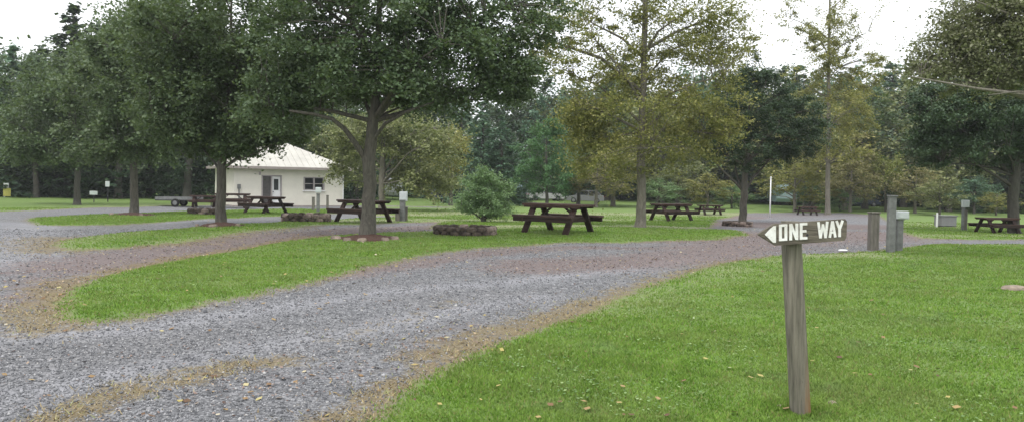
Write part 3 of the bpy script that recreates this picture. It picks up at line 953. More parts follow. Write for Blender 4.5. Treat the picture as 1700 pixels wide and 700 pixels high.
photo_tree('spreading_tree', 'very dark spreading tree at the right edge above a table', 1684, 388,
    [(1683, 350, .95), (1682, 300, .9), (1690, 240, .6), (1700, 150, .2)], .44,
    [(1665, 175, 100, 62, 100, .48, 160), (1580, 195, 75, 50, 60, .45, 160), (1555, 240, 45, 35, 26, .4, 150), (1630, 245, 80, 32, 44, .4, 150), (1770, 190, 110, 70, 60, .6, 140), (1700, 255, 45, 25, 18, .35, 110), (1560, 160, 50, 30, 16, .4, 110)],
    .13, 'dark', 'bark_dark', 10, limbs=14, fork=.4,
    extra=lambda mb, b: (limb_px([(1682, 310), (1660, 296), (1636, 282), (1605, 262)], .08, .03, -.5)(mb, b), limb_px([(1684, 305), (1705, 285), (1730, 262)], .08, .03, .5)(mb, b)))

# near tree whose trunk stands outside the frame on the right, its boughs hang into the picture
def bare_boughs(mb, b):
    limb_px([(1900, 190), (1780, 166), (1700, 157), (1620, 147), (1560, 136), (1508, 127)], .05, .012, -1.5)(mb, b)
    limb_px([(1900, 150), (1760, 158), (1690, 152), (1640, 158)], .035, .008, -1.0)(mb, b)
    limb_px([(1860, 90), (1760, 50), (1690, 30), (1620, 2)], .06, .015, -1.0)(mb, b)
    limb_px([(1760, 166), (1700, 130), (1670, 100), (1655, 70)], .03, .008, -.7)(mb, b)
photo_tree('oak_tree', 'olive brown leafed bough reaching in from the upper right corner', 1905, 440,
    [(1900, 300, .9), (1895, 150, .8), (1890, 0, .5), (1880, -200, .2)], .5,
    [(1660, 45, 95, 55, 110, .42, 95), (1592, 88, 70, 44, 55, .38, 80), (1690, 105, 80, 45, 55, .36, 85), (1800, 20, 120, 90, 50, .5, 90), (1550, 112, 52, 24, 22, .24, 60), (1700, 0, 110, 50, 60, .42, 90), (1900, -60, 180, 90, 50, .6, 80), (1650, -60, 60, 40, 14, .4, 60), (1650, 142, 90, 14, 16, .22, 50)],
    .08, 'rust2', 'bark_pale', 12, limbs=14, fork=.3, twig=.012, at_y=16.5, extra=bare_boughs)

photo_tree('sycamore_tree', 'slender sparse tree with small scattered leaves against the sky', 1374, 356,
    [(1375, 300, .9), (1375, 200, .75), (1376, 60, .5), (1380, -80, .2)], .36,
    [(1375, 70, 50, 70, 60, .6, 85), (1385, 190, 70, 62, 80, .65, 100), (1310, 30, 34, 55, 20, .45, 34), (1440, 30, 50, 50, 16, .4, 18), (1440, 120, 34, 50, 34, .5, 60), (1360, 255, 60, 28, 30, .5, 80), (1400, -60, 80, 60, 20, .6, 50), (1330, 120, 34, 40, 12, .5, 35)],
    .17, 'gold', 'bark_pale', 13, limbs=16, fork=.2, twig=.014)

photo_tree('young_tree', 'bright green young tree with pointed crown behind the brown table', 908, 344,
    [(908, 320, .9), (907, 260, .6), (907, 205, .2)], .28,
    [(906, 292, 56, 36, 80, .55, 120), (905, 248, 46, 38, 56, .5, 120), (908, 212, 28, 24, 22, .42, 100)],
    .17, 'fresh', 'bark', 14, limbs=10, fork=.2)

photo_tree('shrub', 'pale green bushy shrub between the fire ring and the brown table', 803, 369,
    [(802, 355, .8), (803, 325, .5), (803, 300, .2)], .20,
    [(806, 332, 42, 28, 60, .34, 120), (800, 302, 28, 18, 22, .30, 110), (828, 318, 22, 20, 14, .28, 90), (780, 345, 22, 14, 12, .26, 90), (808, 348, 36, 12, 16, .26, 90)],
    .095, 'pale', 'bark', 15, limbs=12, fork=.05, cat='shrub')

def pale_fork(mb, b):
    limb_px([(637, 285), (655, 258), (675, 235), (695, 208)], .07, .03, -.5)(mb, b)
photo_tree('forked_tree', 'olive brown leafed tree with pale forked trunk behind the big maple', 634, 350,
    [(634, 320, .95), (634, 285, .9), (636, 230, .6), (640, 170, .25)], .42,
    [(695, 245, 72, 52, 70, .85, 85), (640, 222, 55, 36, 50, .7, 85), (705, 300, 60, 26, 44, .6, 85), (580, 235, 34, 44, 30, .7, 80), (575, 290, 26, 24, 12, .55, 70)],
    .2, 'olive', 'bark_pale', 16, limbs=14, fork=.25, extra=pale_fork)
photo_tree('round_tree', 'yellow green round tree just right of the cottage roof', 562, 346,
    [(562, 320, .9), (562, 260, .6), (562, 210, .2)], .34,
    [(562, 250, 40, 48, 70, .7, 100), (590, 225, 36, 34, 40, .65, 90), (590, 285, 40, 26, 30, .6, 80)],
    .24, 'olive', 'bark', 17, limbs=10, fork=.25, at_y=68)
photo_tree('round_tree', 'green gold round tree left of the pale shrub', 748, 342,
    [(748, 320, .9), (746, 260, .6), (745, 200, .2)], .34,
    [(742, 250, 32, 48, 44, .6, 90), (725, 300, 30, 20, 14, .5, 70)],
    .2, 'gold', 'bark', 18, limbs=10, fork=.25)
photo_tree('young_tree', 'small lime yellow tree left of the grey hookup pedestal', 1470, 352,
    [(1469, 330, .9), (1468, 290, .5), (1467, 262, .2)], .18,
    [(1468, 285, 32, 32, 40, .45, 75), (1445, 308, 18, 16, 9, .4, 60), (1490, 312, 18, 16, 9, .4, 60)],
    .16, 'lime', 'bark', 19, limbs=9, fork=.2)

# ---- background wood: prototypes copied one by one
def proto_round(seed, mat, bark, H=12.0, W=4.2, n=85, leaf=.36, per=60, low=.18, name='broadleaf_tree'):
    rng = np.random.default_rng(seed)
    root = empty(name, (0, 0, 0))
    C = []
    while len(C) < n:
        g = rng.uniform(-1, 1, 3)
        if np.dot(g, g) > 1: continue
        zz = .5 + .5 * g[2]
        wgt = W * (1.0 - .35 * max(0, g[2])) * (1 + .15 * math.sin(5 * math.atan2(g[1], g[0]) + seed))
        C.append((g[0] * wgt, g[1] * wgt, H * (low + (0.94 - low) * zz)))
    C = np.array(C); rad = rng.uniform(.6, 1.25, n); 
    pts = [(0, 0, 0), (.1, 0, H * .3), (0, .1, H * .6), (.1, 0, H * .88)]
    grow(name, root, pts, [.22, .18, .12, .04], C, rad, np.full(n, per), leaf, mat, bark, rng, 9, .25, 1.0, .0, .035)
    return root

def proto_conifer(seed, mat, H=15.0, W=2.9, name='spruce_tree'):
    rng = np.random.default_rng(seed)
    root = empty(name, (0, 0, 0))
    C = []; rad = []
    nl = 22
    for i in range(nl):
        t = i / (nl - 1)
        z = H * (.08 + .9 * t); w = W * (1 - t) ** .8 + .12
        k = max(2, int(9 * (1 - t)) + 2)
        for j in range(k):
            a = 2 * math.pi * (j + rng.random() * .8) / k
            for q in (.45, .9):
                ww = w * q * rng.uniform(.8, 1.15)
                C.append((ww * math.cos(a), ww * math.sin(a), z - .28 * ww + rng.normal(0, .1))); rad.append(.3 + .42 * (1 - t))
    C = np.array(C); rad = np.array(rad)
    grow(name, root, [(0, 0, 0), (0, .05, H * .4), (0, 0, H * .75), (0, 0, H * .99)], [.2, .15, .08, .02], C, rad, np.full(len(C), 22), .34, mat, 'bark_dark', rng, 4, .1, .4, .35, .02)
    return root

protos = {
    'rd': (proto_round(31, 'dark', 'bark_dark'), 12.), 'rm': (proto_round(32, 'maple', 'bark'), 12.), 'ro': (proto_round(33, 'olive', 'bark', n=75), 12.),
    'rb': (proto_round(34, 'blue', 'bark'), 12.), 'rg': (proto_round(35, 'gold', 'bark_pale', n=70, per=52), 12.), 'rr': (proto_round(36, 'rust', 'bark_pale', n=70, per=52), 12.),
    'cd': (proto_conifer(37, 'dark'), 15.), 'cb': (proto_conifer(38, 'blue', W=3.2), 15.), 'rp': (proto_round(39, 'pale', 'bark', n=60, low=.08), 12.)}
for k in protos: protos[k][0].name = {'c': 'spruce_tree', 'r': 'broadleaf_tree'}[k[0]]
used = {k: False for k in protos}
KLAB = {'rd': 'dark dense broadleaf tree', 'rm': 'mid green broadleaf tree', 'ro': 'olive green broadleaf tree', 'rb': 'blue green broadleaf tree',
        'rg': 'yellowing broadleaf tree', 'rr': 'brownish broadleaf tree', 'cd': 'dark spruce', 'cb': 'blue green spruce', 'rp': 'pale green bush'}

def back_tree(px, y, top, kind, where, wid=1.0, rz=None):
    src, H0 = protos[kind]
    if px > 600: y *= 1.22 if y >= 70 else 1.1
    if kind[0] == 'c' and px > 600: wid *= 1.35
    if top > 240: wid *= .78
    if px > 950: wid *= 1.25; top -= 12 if top < 200 else 0
    q = P(px, 320, y); z = float(height(q.x, y))
    tp = P(px, top, y).z
    s = (tp - z) / H0 / .97
    if used[kind]: o = copy_tree(src)
    else: o = src; used[kind] = True
    o.location = (q.x, y, z - .05)
    o.rotation_euler = (0, 0, rz if rz is not None else random.uniform(0, 6.28))
    o.scale = (s ** .6 * wid, s ** .6 * wid, s)
    tag(o, KLAB[kind] + ' ' + where, 'tree' if kind != 'rp' else 'bush', 'trees of the wood behind the campground')
    return o

BT = [ # px, distance, top px, kind, where, width
    (-40, 66, 70, 'cd', 'beyond the left edge of the far lawn, cut by the frame', 1.2),
    (22, 70, 82, 'cb', 'whose crown is the leftmost peak against the sky', 1.7),
    (60, 64, 88, 'rm', 'behind the leftmost maple at its left', 1.0),
    (122, 68, 18, 'cd', 'whose pointed top stands highest at upper left', 2.0),
    (95, 74, 66, 'rd', 'between the two pointed tops at upper left', 1.1),
    (160, 72, 38, 'rd', 'just right of the tall pointed spruce', 1.1),
    (196, 66, 14, 'rm', 'rising behind the maple on the third island', 1.1),
    (250, 72, -10, 'rd', 'behind the left maples reaching the top of the picture', 1.2),
    (310, 66, 10, 'rd', 'behind the left side of the cottage', 1.2),
    (365, 75, -20, 'cd', 'behind the cottage roof at its left', 1.4),
    (425, 82, 60, 'rd', 'behind the middle of the cottage roof', 1.2),
    (480, 80, 90, 'rm', 'behind the peak of the cottage roof', 1.2),
    (535, 76, 110, 'cd', 'behind the right end of the cottage', 1.4),
    (590, 74, 120, 'rm', 'behind the forked brownish tree', 1.1),
    (650, 78, 90, 'cb', 'behind the big maple crown', 1.4),
    (700, 72, 130, 'rd', 'behind the brownish crown right of the big maple', 1.1),
    (765, 70, 150, 'cb', 'left of the bright green young tree, near its top', 1.3),
    (800, 64, 172, 'cb', 'above the pale shrub', 1.2),
    (832, 62, 196, 'cb', 'shorter, just left of the bright green tree', 1.1),
    (880, 76, 120, 'rd', 'directly behind the bright green young tree', 1.2),
    (935, 72, 140, 'rb', 'right of the bright green young tree', 1.1),
    (985, 76, 120, 'ro', 'left of the tall yellowing tree', 1.2),
    (1035, 80, 110, 'cb', 'just left of the straight pale trunk', 1.4),
    (1095, 70, 150, 'ro', 'just right of the straight pale trunk', 1.1),
    (1150, 76, 120, 'rb', 'between the tall yellowing tree and the vase shaped tree', 1.2),
    (1205, 82, 110, 'ro', 'behind the left side of the vase shaped tree', 1.2),
    (1262, 78, 120, 'rd', 'behind the top of the vase shaped tree', 1.2),
    (1318, 74, 128, 'cb', 'just right of the vase shaped tree', 1.4),
    (1350, 66, 170, 'ro', 'left of the slender sparse trunk', 1.0),
    (1400, 76, 118, 'rb', 'right of the slender sparse trunk', 1.1),
    (1436, 68, 160, 'rm', 'behind the small lime tree at its left', 1.0),
    (1475, 76, 124, 'cb', 'behind the small lime tree', 1.4),
    (1525, 72, 130, 'rd', 'left of the dark spreading tree', 1.1),
    (1575, 64, 165, 'ro', 'behind the left tip of the dark spreading tree', 1.0),
    (1625, 74, 110, 'rd', 'behind the middle of the dark spreading tree', 1.2),
    (1690, 68, 90, 'cd', 'behind the trunk at the right edge', 1.5),
    (1760, 72, 80, 'rd', 'beyond the right edge of the frame', 1.3),
    # lower trees and bushes in front of the wood
    (1290, 70, 150, 'ro', 'tall, just right behind the vase shaped tree', 1.1),
    (1365, 80, 128, 'rm', 'tall, behind the slender sparse trunk', 1.1),
    (1422, 72, 145, 'ro', 'tall, between the slender trunk and the lime tree', 1.1),
    (1455, 78, 126, 'rb', 'tall, left above the small lime tree', 1.1),
    (1500, 70, 138, 'ro', 'tall, right above the small lime tree', 1.1),
    (1548, 80, 126, 'rm', 'tall, behind the left edge of the dark spreading tree', 1.1),
    (1338, 64, 192, 'rg', 'mid height and golden, left of the slender trunk', 1.1),
    (1402, 64, 206, 'rr', 'mid height and brownish, right of the slender trunk', 1.1),
    (1008, 74, 140, 'rm', 'tall, left behind the straight pale trunk', 1.1),
    (1066, 78, 150, 'ro', 'tall, directly behind the straight pale trunk', 1.1),
    (1128, 72, 160, 'rg', 'tall, right behind the straight pale trunk', 1.1),
    (990, 58, 250, 'rr', 'low and brown between the table and the pale trunk', 1.2),
    (1018, 62, 225, 'rg', 'low behind the straight pale trunk', 1.1),
    (1125, 64, 268, 'ro', 'low under the yellowing tree at its right', 1.2),
    (1175, 60, 286, 'rg', 'low and bright left of the vase shaped tree', 1.2),
    (1320, 56, 262, 'rg', 'low and golden behind the flagpole', 1.2),
    (1412, 58, 262, 'rr', 'low and brown right of the slender trunk', 1.1),
    (1345, 62, 300, 'rb', 'low between golden tree and slender trunk', 1.1),
    (1520, 58, 270, 'rr', 'low and brown right of the hookup pedestal', 1.1),
    (1560, 54, 292, 'ro', 'low behind the white topped post', 1.1),
    (1618, 60, 290, 'rb', 'low between the white topped post and the right edge', 1.1),
    (1655, 56, 318, 'rg', 'low and golden beside the right edge trunk', 1.1),
    (850, 66, 240, 'rb', 'low behind the left side of the bright green tree', 1.0),
    (960, 66, 240, 'rb', 'low behind the right side of the bright green tree', 1.0),
    (1095, 60, 296, 'rp', 'low and round right of the straight pale trunk', 1.3),
    (1215, 62, 306, 'rp', 'low behind the stone ring tree', 1.3),
    (1395, 60, 312, 'rp', 'low beside the slender trunk', 1.3),
]
for px, y, top, kind, where, wid in BT:
    back_tree(px, y, top, kind, where, wid)
for k in protos:
    if not used[k]:
        for c in list(protos[k][0].children): bpy.data.objects.remove(c)
        bpy.data.objects.remove(protos[k][0])

# far-off wood: one mass of foliage closing the view behind the single trees
def far_wood():
    rng = np.random.default_rng(77)
    n = 2600
    a = np.radians(rng.uniform(48, 132, n)); r = rng.uniform(98, 126, n)
    X = r * np.cos(a); Y = r * np.sin(a)
    pxs = W_PX / 2 + X / Y * F_PX
    topz = np.interp(pxs, [-300, 0, 250, 500, 800, 1000, 1700, 2000], [18, 18, 19, 16, 14, 13, 13.5, 15])
    Z = height(X, Y) + rng.random(n) * topz * (.8 + .2 * np.sin(X * .9) * np.sin(X * .37 + 1))
    C = np.stack([X, Y, Z], 1)
    v, f = leaf_cloud(C, rng.uniform(1.2, 2.2, n), np.full(n, 46), .62, rng)
    m = np_mesh('far_wood', v, f); m.materials.append(M['rd_far'])
    tag(link(bpy.data.objects.new('far_wood', m)), 'far off dark green wood closing the view behind the trees', 'wood', kind='stuff')
M['rd_far'] = leaf_mat('far_wood_leaves', (.034, .060, .032), (.068, .105, .056), (.11, .15, .08), .18, .15)
far_wood()

# undergrowth at the foot of the wood
def undergrowth():
    rng = np.random.default_rng(78)
    n = 1500
    a = np.radians(rng.uniform(50, 130, n))
    X = rng.uniform(-62, 55, n); Y = rng.uniform(92, 108, n)
    Y = np.where(X < -13, rng.uniform(64, 82, n), Y)
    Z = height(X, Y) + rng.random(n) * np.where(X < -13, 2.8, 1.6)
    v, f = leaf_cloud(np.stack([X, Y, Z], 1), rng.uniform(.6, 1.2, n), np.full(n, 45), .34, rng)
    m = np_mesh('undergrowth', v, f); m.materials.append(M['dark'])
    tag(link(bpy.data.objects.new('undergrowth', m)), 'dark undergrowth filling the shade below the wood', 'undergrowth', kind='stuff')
undergrowth()

# ------------------------------------------------------------------ cottage
def cottage():
    near = G(388, 343)
    L, D, H = 7.45, 6.2, 2.55
    ang = R(31)
    root = empty('cottage', near, ang, 'small cream block cottage with hipped pale metal roof', 'cottage')
    mb = MB()
    t = .2
    # front wall pieces around the openings (local x along front, y to the back)
    dx0, dx1, dh = 1.78, 3.13, 2.10
    wx0, wx1, wz0, wz1 = 4.62, 6.05, 1.12, 2.02
    def wbox(x0, x1, z0, z1): mb.box(((x0 + x1) / 2, t / 2, (z0 + z1) / 2), (x1 - x0, t, z1 - z0))
    wbox(0, dx0, -.5, H); wbox(dx0, dx1, dh, H); wbox(dx0, dx1, -.5, 0); wbox(dx1, wx0, -.5, H); wbox(wx0, wx1, -.5, wz0); wbox(wx0, wx1, wz1, H); wbox(wx1, L, -.5, H)
    mb.box((t / 2, (D + t) / 2, (H - .5) / 2), (t, D - t, H + .5)); mb.box((L - t / 2, (D + t) / 2, (H - .5) / 2), (t, D - t, H + .5))
    mb.box((L / 2, D - t / 2, (H - .5) / 2), (L - 2 * t, t, H + .5))
    mb.build('wall', M['siding'], root)
    ov = .5; rise = 1.95
    rf = MB()
    z0 = H + .1
    a = (-ov, -ov, z0); b = (L + ov, -ov, z0); c = (L + ov, D + ov, z0); d = (-ov, D + ov, z0)
    r1 = (D / 2 + .6, D / 2, z0 + rise); r2 = (L - D / 2 - .6, D / 2, z0 + rise)
    rf.add([a, b, c, d, r1, r2], [(0, 1, 5, 4), (1, 2, 5), (2, 3, 4, 5), (3, 0, 4), (3, 2, 1, 0)])
    sm = rf            # standing seams run up the front and left slopes
    for k in range(1, 22):
        x = -ov + k * .42
        if x < r1[0]: u = (x + ov) / (r1[0] + ov)
        elif x > r2[0]: u = (L + ov - x) / (L + ov - r2[0])
        else: u = 1
        u = max(.02, min(1, u))
        sm.beam((x, -ov, z0 + .012), (x, -ov + u * (D / 2 + ov), z0 + .012 + u * rise), .03, .035)
    for k in range(1, 17):
        y = -ov + k * .42; u = min((y + ov) / (D / 2 + ov), (D + ov - y) / (D / 2 + ov))
        if u > .05: sm.beam((-ov, y, z0 + .012), (-ov + u * (r1[0] + ov), y, z0 + .012 + u * rise), .03, .035)
    rf.build('roof', M['roof'], root)
    fa = MB()
    fa.box((L / 2, -ov - .012, z0 - .06), (L + 2 * ov + .05, .03, .17)); fa.box((L / 2, D + ov + .012, z0 - .06), (L + 2 * ov + .05, .03, .17))
    fa.box((-ov - .012, D / 2, z0 - .06), (.03, D + 2 * ov, .17)); fa.box((L + ov + .012, D / 2, z0 - .06), (.03, D + 2 * ov, .17))
    fa.build('fascia', M['fascia'], root)
    # dark screen door and white door
    fr = MB()
    for x in (dx0 + .04, dx0 + .66, dx1 - .05): fr.box((x, .02, dh / 2), (.08, .14, dh))
    fr.box(((dx0 + dx1) / 2, .02, dh - .04), (dx1 - dx0 - .2, .13, .07))
    fr.build('door_frame', M['trim'], root)
    dd = MB(); dd.box((dx0 + .35, .10, dh / 2 - .03), (.54, .05, dh - .09)); dd.build('screen_door', M['screen'], root)
    d2 = MB(); d2.box((dx0 + .98, .08, dh / 2 - .03), (.55, .06, dh - .09), bev=.008); dr = d2.build('door', M['white'], root); dr['label'] = 'white door with a dark upper pane'
    g = MB(); g.box((dx0 + .98, .045, 1.48), (.30, .02, .74)); g.build('pane', M['glass'], dr)
    h = MB(); h.tube([(dx0 + .78, .05, 1.0), (dx0 + .78, -.02, 1.0)], [.03, .035], 8); h.build('handle', M['metal_dark'], dr)
    # window pair
    wf = MB()
    for x in (wx0 + .03, (wx0 + wx1) / 2, wx1 - .03): wf.box((x, .03, (wz0 + wz1) / 2), (.09, .16, wz1 - wz0))
    for z in (wz0 + .03, wz1 - .03): wf.box(((wx0 + wx1) / 2, .035, z), (wx1 - wx0 - .02, .13, .07))
    wf.box(((wx0 + wx1) / 2, .06, (wz0 + wz1) / 2), (wx1 - wx0 - .1, .04, .05))
    w = wf.build('window', M['trim'], root)
    gp = MB(); gp.box(((wx0 + wx1) / 2, .12, (wz0 + wz1) / 2), (wx1 - wx0 - .1, .02, wz1 - wz0 - .1)); gp.build('pane', M['glass'], w)
    sl = MB(); sl.box(((wx0 + wx1) / 2, -.03, wz0 - .035), (wx1 - wx0 + .16, .1, .06)); sl.build('sill', M['white'], w)
    ins = MB(); ins.box((L / 2, 1.2, 1.2), (L - .5, .05, 2.3)); ins.build('interior_wall', M['screen'], root)
    dp = MB(); dp.tube([(.32, -.05, 0), (.32, -.05, 1.25)], [.045, .045], 8); dp.box((.32, -.06, 1.32), (.2, .12, .3)); dp.build('meter_pipe', M['metal_grey'], root)
    lt = MB(); lt.box((dx0 - .12, -.06, 2.2), (.12, .12, .2), bev=.02); lt.build('wall_lamp', M['trim'], root)
    fd = MB(); fd.box((L / 2, D / 2, -.16), (L + .06, D + .06, .5)); fd.build('foundation', M['fascia'], root)
    gt = MB(); gt.tube([(L - .05, -.05, -.1), (L - .05, -.05, H - .1)], [.04, .04], 8); gt.build('downpipe', M['white'], root)
cottage()

# ------------------------------------------------------------------ picnic tables
def make_table():
    root = empty('picnic_table', (0, 0, 0))
    L = 1.85
    tp = MB()
    for q in (-.335, .335): tp.box((0, q, .695), (L - .1, .04, .05))
    for i in range(5): tp.box((0, -.30 + i * .15, .745), (L, .138, .055), bev=.004)
    tp.build('tabletop', M['table'], root)
    for s in (-1, 1):
        st = MB()
        for q in (.62, .765): st.box((0, s * q, .455), (L, .14, .055), bev=.004)
        st.box((0, s * .80, .372), (L - .06, .045, .105), bev=.004)
        st.build('seat', M['table'], root)
    for x in (-.64, .64):
        for s in (-1, 1):
            lg = MB(); lg.beam((x, s * .20, .72), (x, s * .66, 0), .06, .17, up=(1, 0, 0), bev=.004); lg.build('leg', M['table'], root)
        cb = MB(); cb.box((x + .046 * (1 if x < 0 else -1), 0, .385), (.042, 1.66, .14), bev=.004); cb.build('crossbar', M['table'], root)
        cl = MB(); cl.box((x + .046 * (1 if x < 0 else -1), 0, .68), (.042, .72, .085), bev=.004); cl.build('cleat', M['table'], root)
    for s in (-1, 1):
        br = MB(); br.beam((s * .57, 0, .42), (s * .16, 0, .715), .04, .085, up=(0, 1, 0)); br.build('brace', M['table'], root)
    return root
tproto = make_table()
TABLES = [ # px, py base, rot, scale, label
    (926, 387, -36, 1.18, 'dark brown picnic table nearest the drive, left of the straight pale trunk'),
    (603, 370, -33, 1.14, 'dark picnic table partly hidden behind the big maple trunk'),
    (441, 355, -35, 1.14, 'dark picnic table in front of the cottage door'),
    (1114, 367, 28, 1.14, 'small dark picnic table right of the straight pale trunk'),
    (386, 345, 20, 1.14, 'dark picnic table right behind the trunk of the maple by the cottage'),
    (340, 344, 12, .95, 'dark picnic table in the shade left of the cottage'),
    (1178, 357, 10, .85, 'distant dark picnic table left of the stone ring tree'),
    (1340, 357, 5, .75, 'distant dark picnic table seen just above the ONE WAY sign'),
    (1655, 388, 8, .82, 'dark picnic table beside the trunk at the right edge'),
]
for i, (px, py, rz, sc, lab) in enumerate(TABLES):
    o = tproto if i == 0 else copy_tree(tproto)
    o.location = G(px, py) + Vector((0, 0, .012)); o.rotation_euler = (0, 0, R(rz)); o.scale = (sc,) * 3
    tag(o, lab, 'picnic table', 'picnic tables on the camping pitches')

# ------------------------------------------------------------------ stones
def rock(mb, c, s, rng, rz=0.0):
    """an irregular flat-faced stone"""
    n = 9
    vs = []; 
    for lvl, (zz, k) in enumerate(((-.5, .9), (-.1, 1.05), (.3, .95), (.5, .68))):
        for j in range(n):
            a = 2 * math.pi * j / n + rz
            r = k * (1 + rng.normal(0, .07))
            sq = 1 / max(abs(math.cos(a - rz)), abs(math.sin(a - rz))) ** .6
            p = Vector((math.cos(a - rz) * r * sq * s[0] / 2, math.sin(a - rz) * r * sq * s[1] / 2, (zz + rng.normal(0, .03)) * s[2]))
            p.rotate(Euler((0, 0, rz)))
            vs.append(Vector(c) + p)
    fs = [tuple(range(n))[::-1], tuple(3 * n + j for j in range(n))]
    for l in range(3):
        for j in range(n):
            j2 = (j + 1) % n
            fs.append((l * n + j, l * n + j2, (l + 1) * n + j2, (l + 1) * n + j))
    mb.add(vs, fs)

def fire_ring(px, py, rad, h, label, seed, mat='stone_dark', mat2='stone_mix', ash=True):
    rng = np.random.default_rng(seed)
    b = G(px, py); b = Vector((b.x, b.y + rad * .9, 0)); b.z = float(height(b.x, b.y)) + .02
    root = empty('fire_ring', b, 0, label, 'fire ring', 'stone fire rings on the pitches')
    for lv in range(2):
        n = int(2 * math.pi * rad / .30)
        for j in range(n):
            a = 2 * math.pi * (j + .5 * lv) / n
            mb = MB()
            rock(mb, (math.cos(a) * rad, math.sin(a) * rad, h * (.25 + .5 * lv)), (.29, .22, h * .54), rng, a + math.pi / 2)
            o = mb.build('stone', M[mat2 if rng.random() < (.6 if math.cos(a) > .1 else .2) else mat], root)
    if ash:
        mb = MB(); pts = [(math.cos(a) * rad * .9, math.sin(a) * rad * .9, .05) for a in np.linspace(0, 2 * math.pi, 20, endpoint=False)]
        mb.prism(pts, (0, 0, .03)); mb.build('ash_bed', M['ash'], root)
    return root
fire_ring(769, 393, .82, .25, 'stone fire ring on the grass left of the brown picnic table', 1)
fire_ring(500, 369, .82, .29, 'stone fire ring in front of the cottage window', 2)
fire_ring(332, 357, .66, .28, 'small dark stone ring left of the cottage maple trunk', 3)
fire_ring(1229, 376, .55, .20, 'low stone ring around the vase shaped tree', 4, ash=False)

def mulch(px, py, r, label, seed, nst):
    rng = np.random.default_rng(seed)
    b = G(px, py); b.z = float(height(b.x, b.y))
    n = 40; rings = 7
    vs = [(0, 0, .13)]; fs = []
    for i in range(1, rings + 1):
        for j in range(n):
            a = 2 * math.pi * j / n; rr = r * i / rings * (1 + .12 * math.sin(3 * a + seed) * i / rings + rng.normal(0, .02))
            x, y = rr * math.cos(a), rr * math.sin(a)
            z = float(height(b.x + x, b.y + y)) - b.z + .035 + .10 * (1 - (i / rings) ** 1.5) + rng.normal(0, .012) - (.08 if i == rings else 0)
            vs.append((x, y, z))
    for j in range(n): fs.append((0, 1 + j, 1 + (j + 1) % n))
    for i in range(rings - 1):
        for j in range(n):
            a0 = 1 + i * n + j; a1 = 1 + i * n + (j + 1) % n
            fs.append((a0, a0 + n, a1 + n, a1))
    mb = MB(); mb.add(vs, fs); o = mb.build('mulch_bed', M['mulch'], None, True); o.location = b
    tag(o, label, 'mulch bed', kind='stuff')
    places = ['at its left end', 'front left', 'pale and broad at front centre', 'front right', 'small at its right', 'at its far right']
    for k in range(nst):
        a = math.pi * (1.0 + (k + .5) / nst) + rng.normal(0, .08)
        mb = MB(); s = rng.uniform(.16, .30)
        rock(mb, (0, 0, .04), (s, s * .7, .11), rng, rng.random() * 3)
        q = mb.build('edging_stone', M['stone_tan' if k % 3 == 2 else 'stone_mix'])
        x, y = b.x + math.cos(a) * r * .98, b.y + math.sin(a) * r * .98
        q.location = on_ground(x, y, .02)
        yield q, k
T1P = ['leftmost edging stone of the big maple mulch bed', 'brown edging stone left of centre in front of the big maple', 'pale tan edging stone directly in front of the big maple trunk',
       'edging stone right of the pale one under the big maple', 'rightmost edging stone of the big maple mulch bed']
for q, k in mulch(610, 398, .80, 'reddish brown mulch bed around the big central maple trunk', 5, 5):
    tag(q, T1P[k], 'edging stone', 'edging stones of the big maple bed')
T2P = ['left edging stone of the cottage maple bed', 'middle edging stone of the cottage maple bed', 'pale right edging stone of the cottage maple bed']
for q, k in mulch(367, 376, .75, 'brown mulch bed around the maple in front of the cottage', 6, 3):
    tag(q, T2P[k], 'edging stone', 'edging stones of the cottage maple bed')
for q, k in mulch(222, 358, .9, 'dark mulch bed around the maple on the third island', 7, 2):
    tag(q, ['left edging stone of the third island maple bed', 'right edging stone of the third island maple bed'][k], 'edging stone', 'edging stones of the third island bed')

def lone_rock(px, py, s, label, mat='stone_tan', seed=1):
    rng = np.random.default_rng(seed); mb = MB(); rock(mb, (0, 0, s[2] * .35), s, rng, .4)
    o = mb.build('rock', M[mat]); o.location = G(px, py) + Vector((0, 0, .02)); tag(o, label, 'rock'); return o
lone_rock(1683, 484, (.42, .26, .09), 'flat tan rock lying in the lawn near the right edge', seed=21)
lone_rock(1299, 682, (.09, .05, .03), 'small pale stone left of the sign post foot', seed=22)
lone_rock(1382, 676, (.06, .05, .03), 'small pale stone right of the sign post foot', seed=23)
lone_rock(1399, 417, (.24, .14, .04), 'white flat stone at the lawn edge right of the sign board', 'white', seed=24)

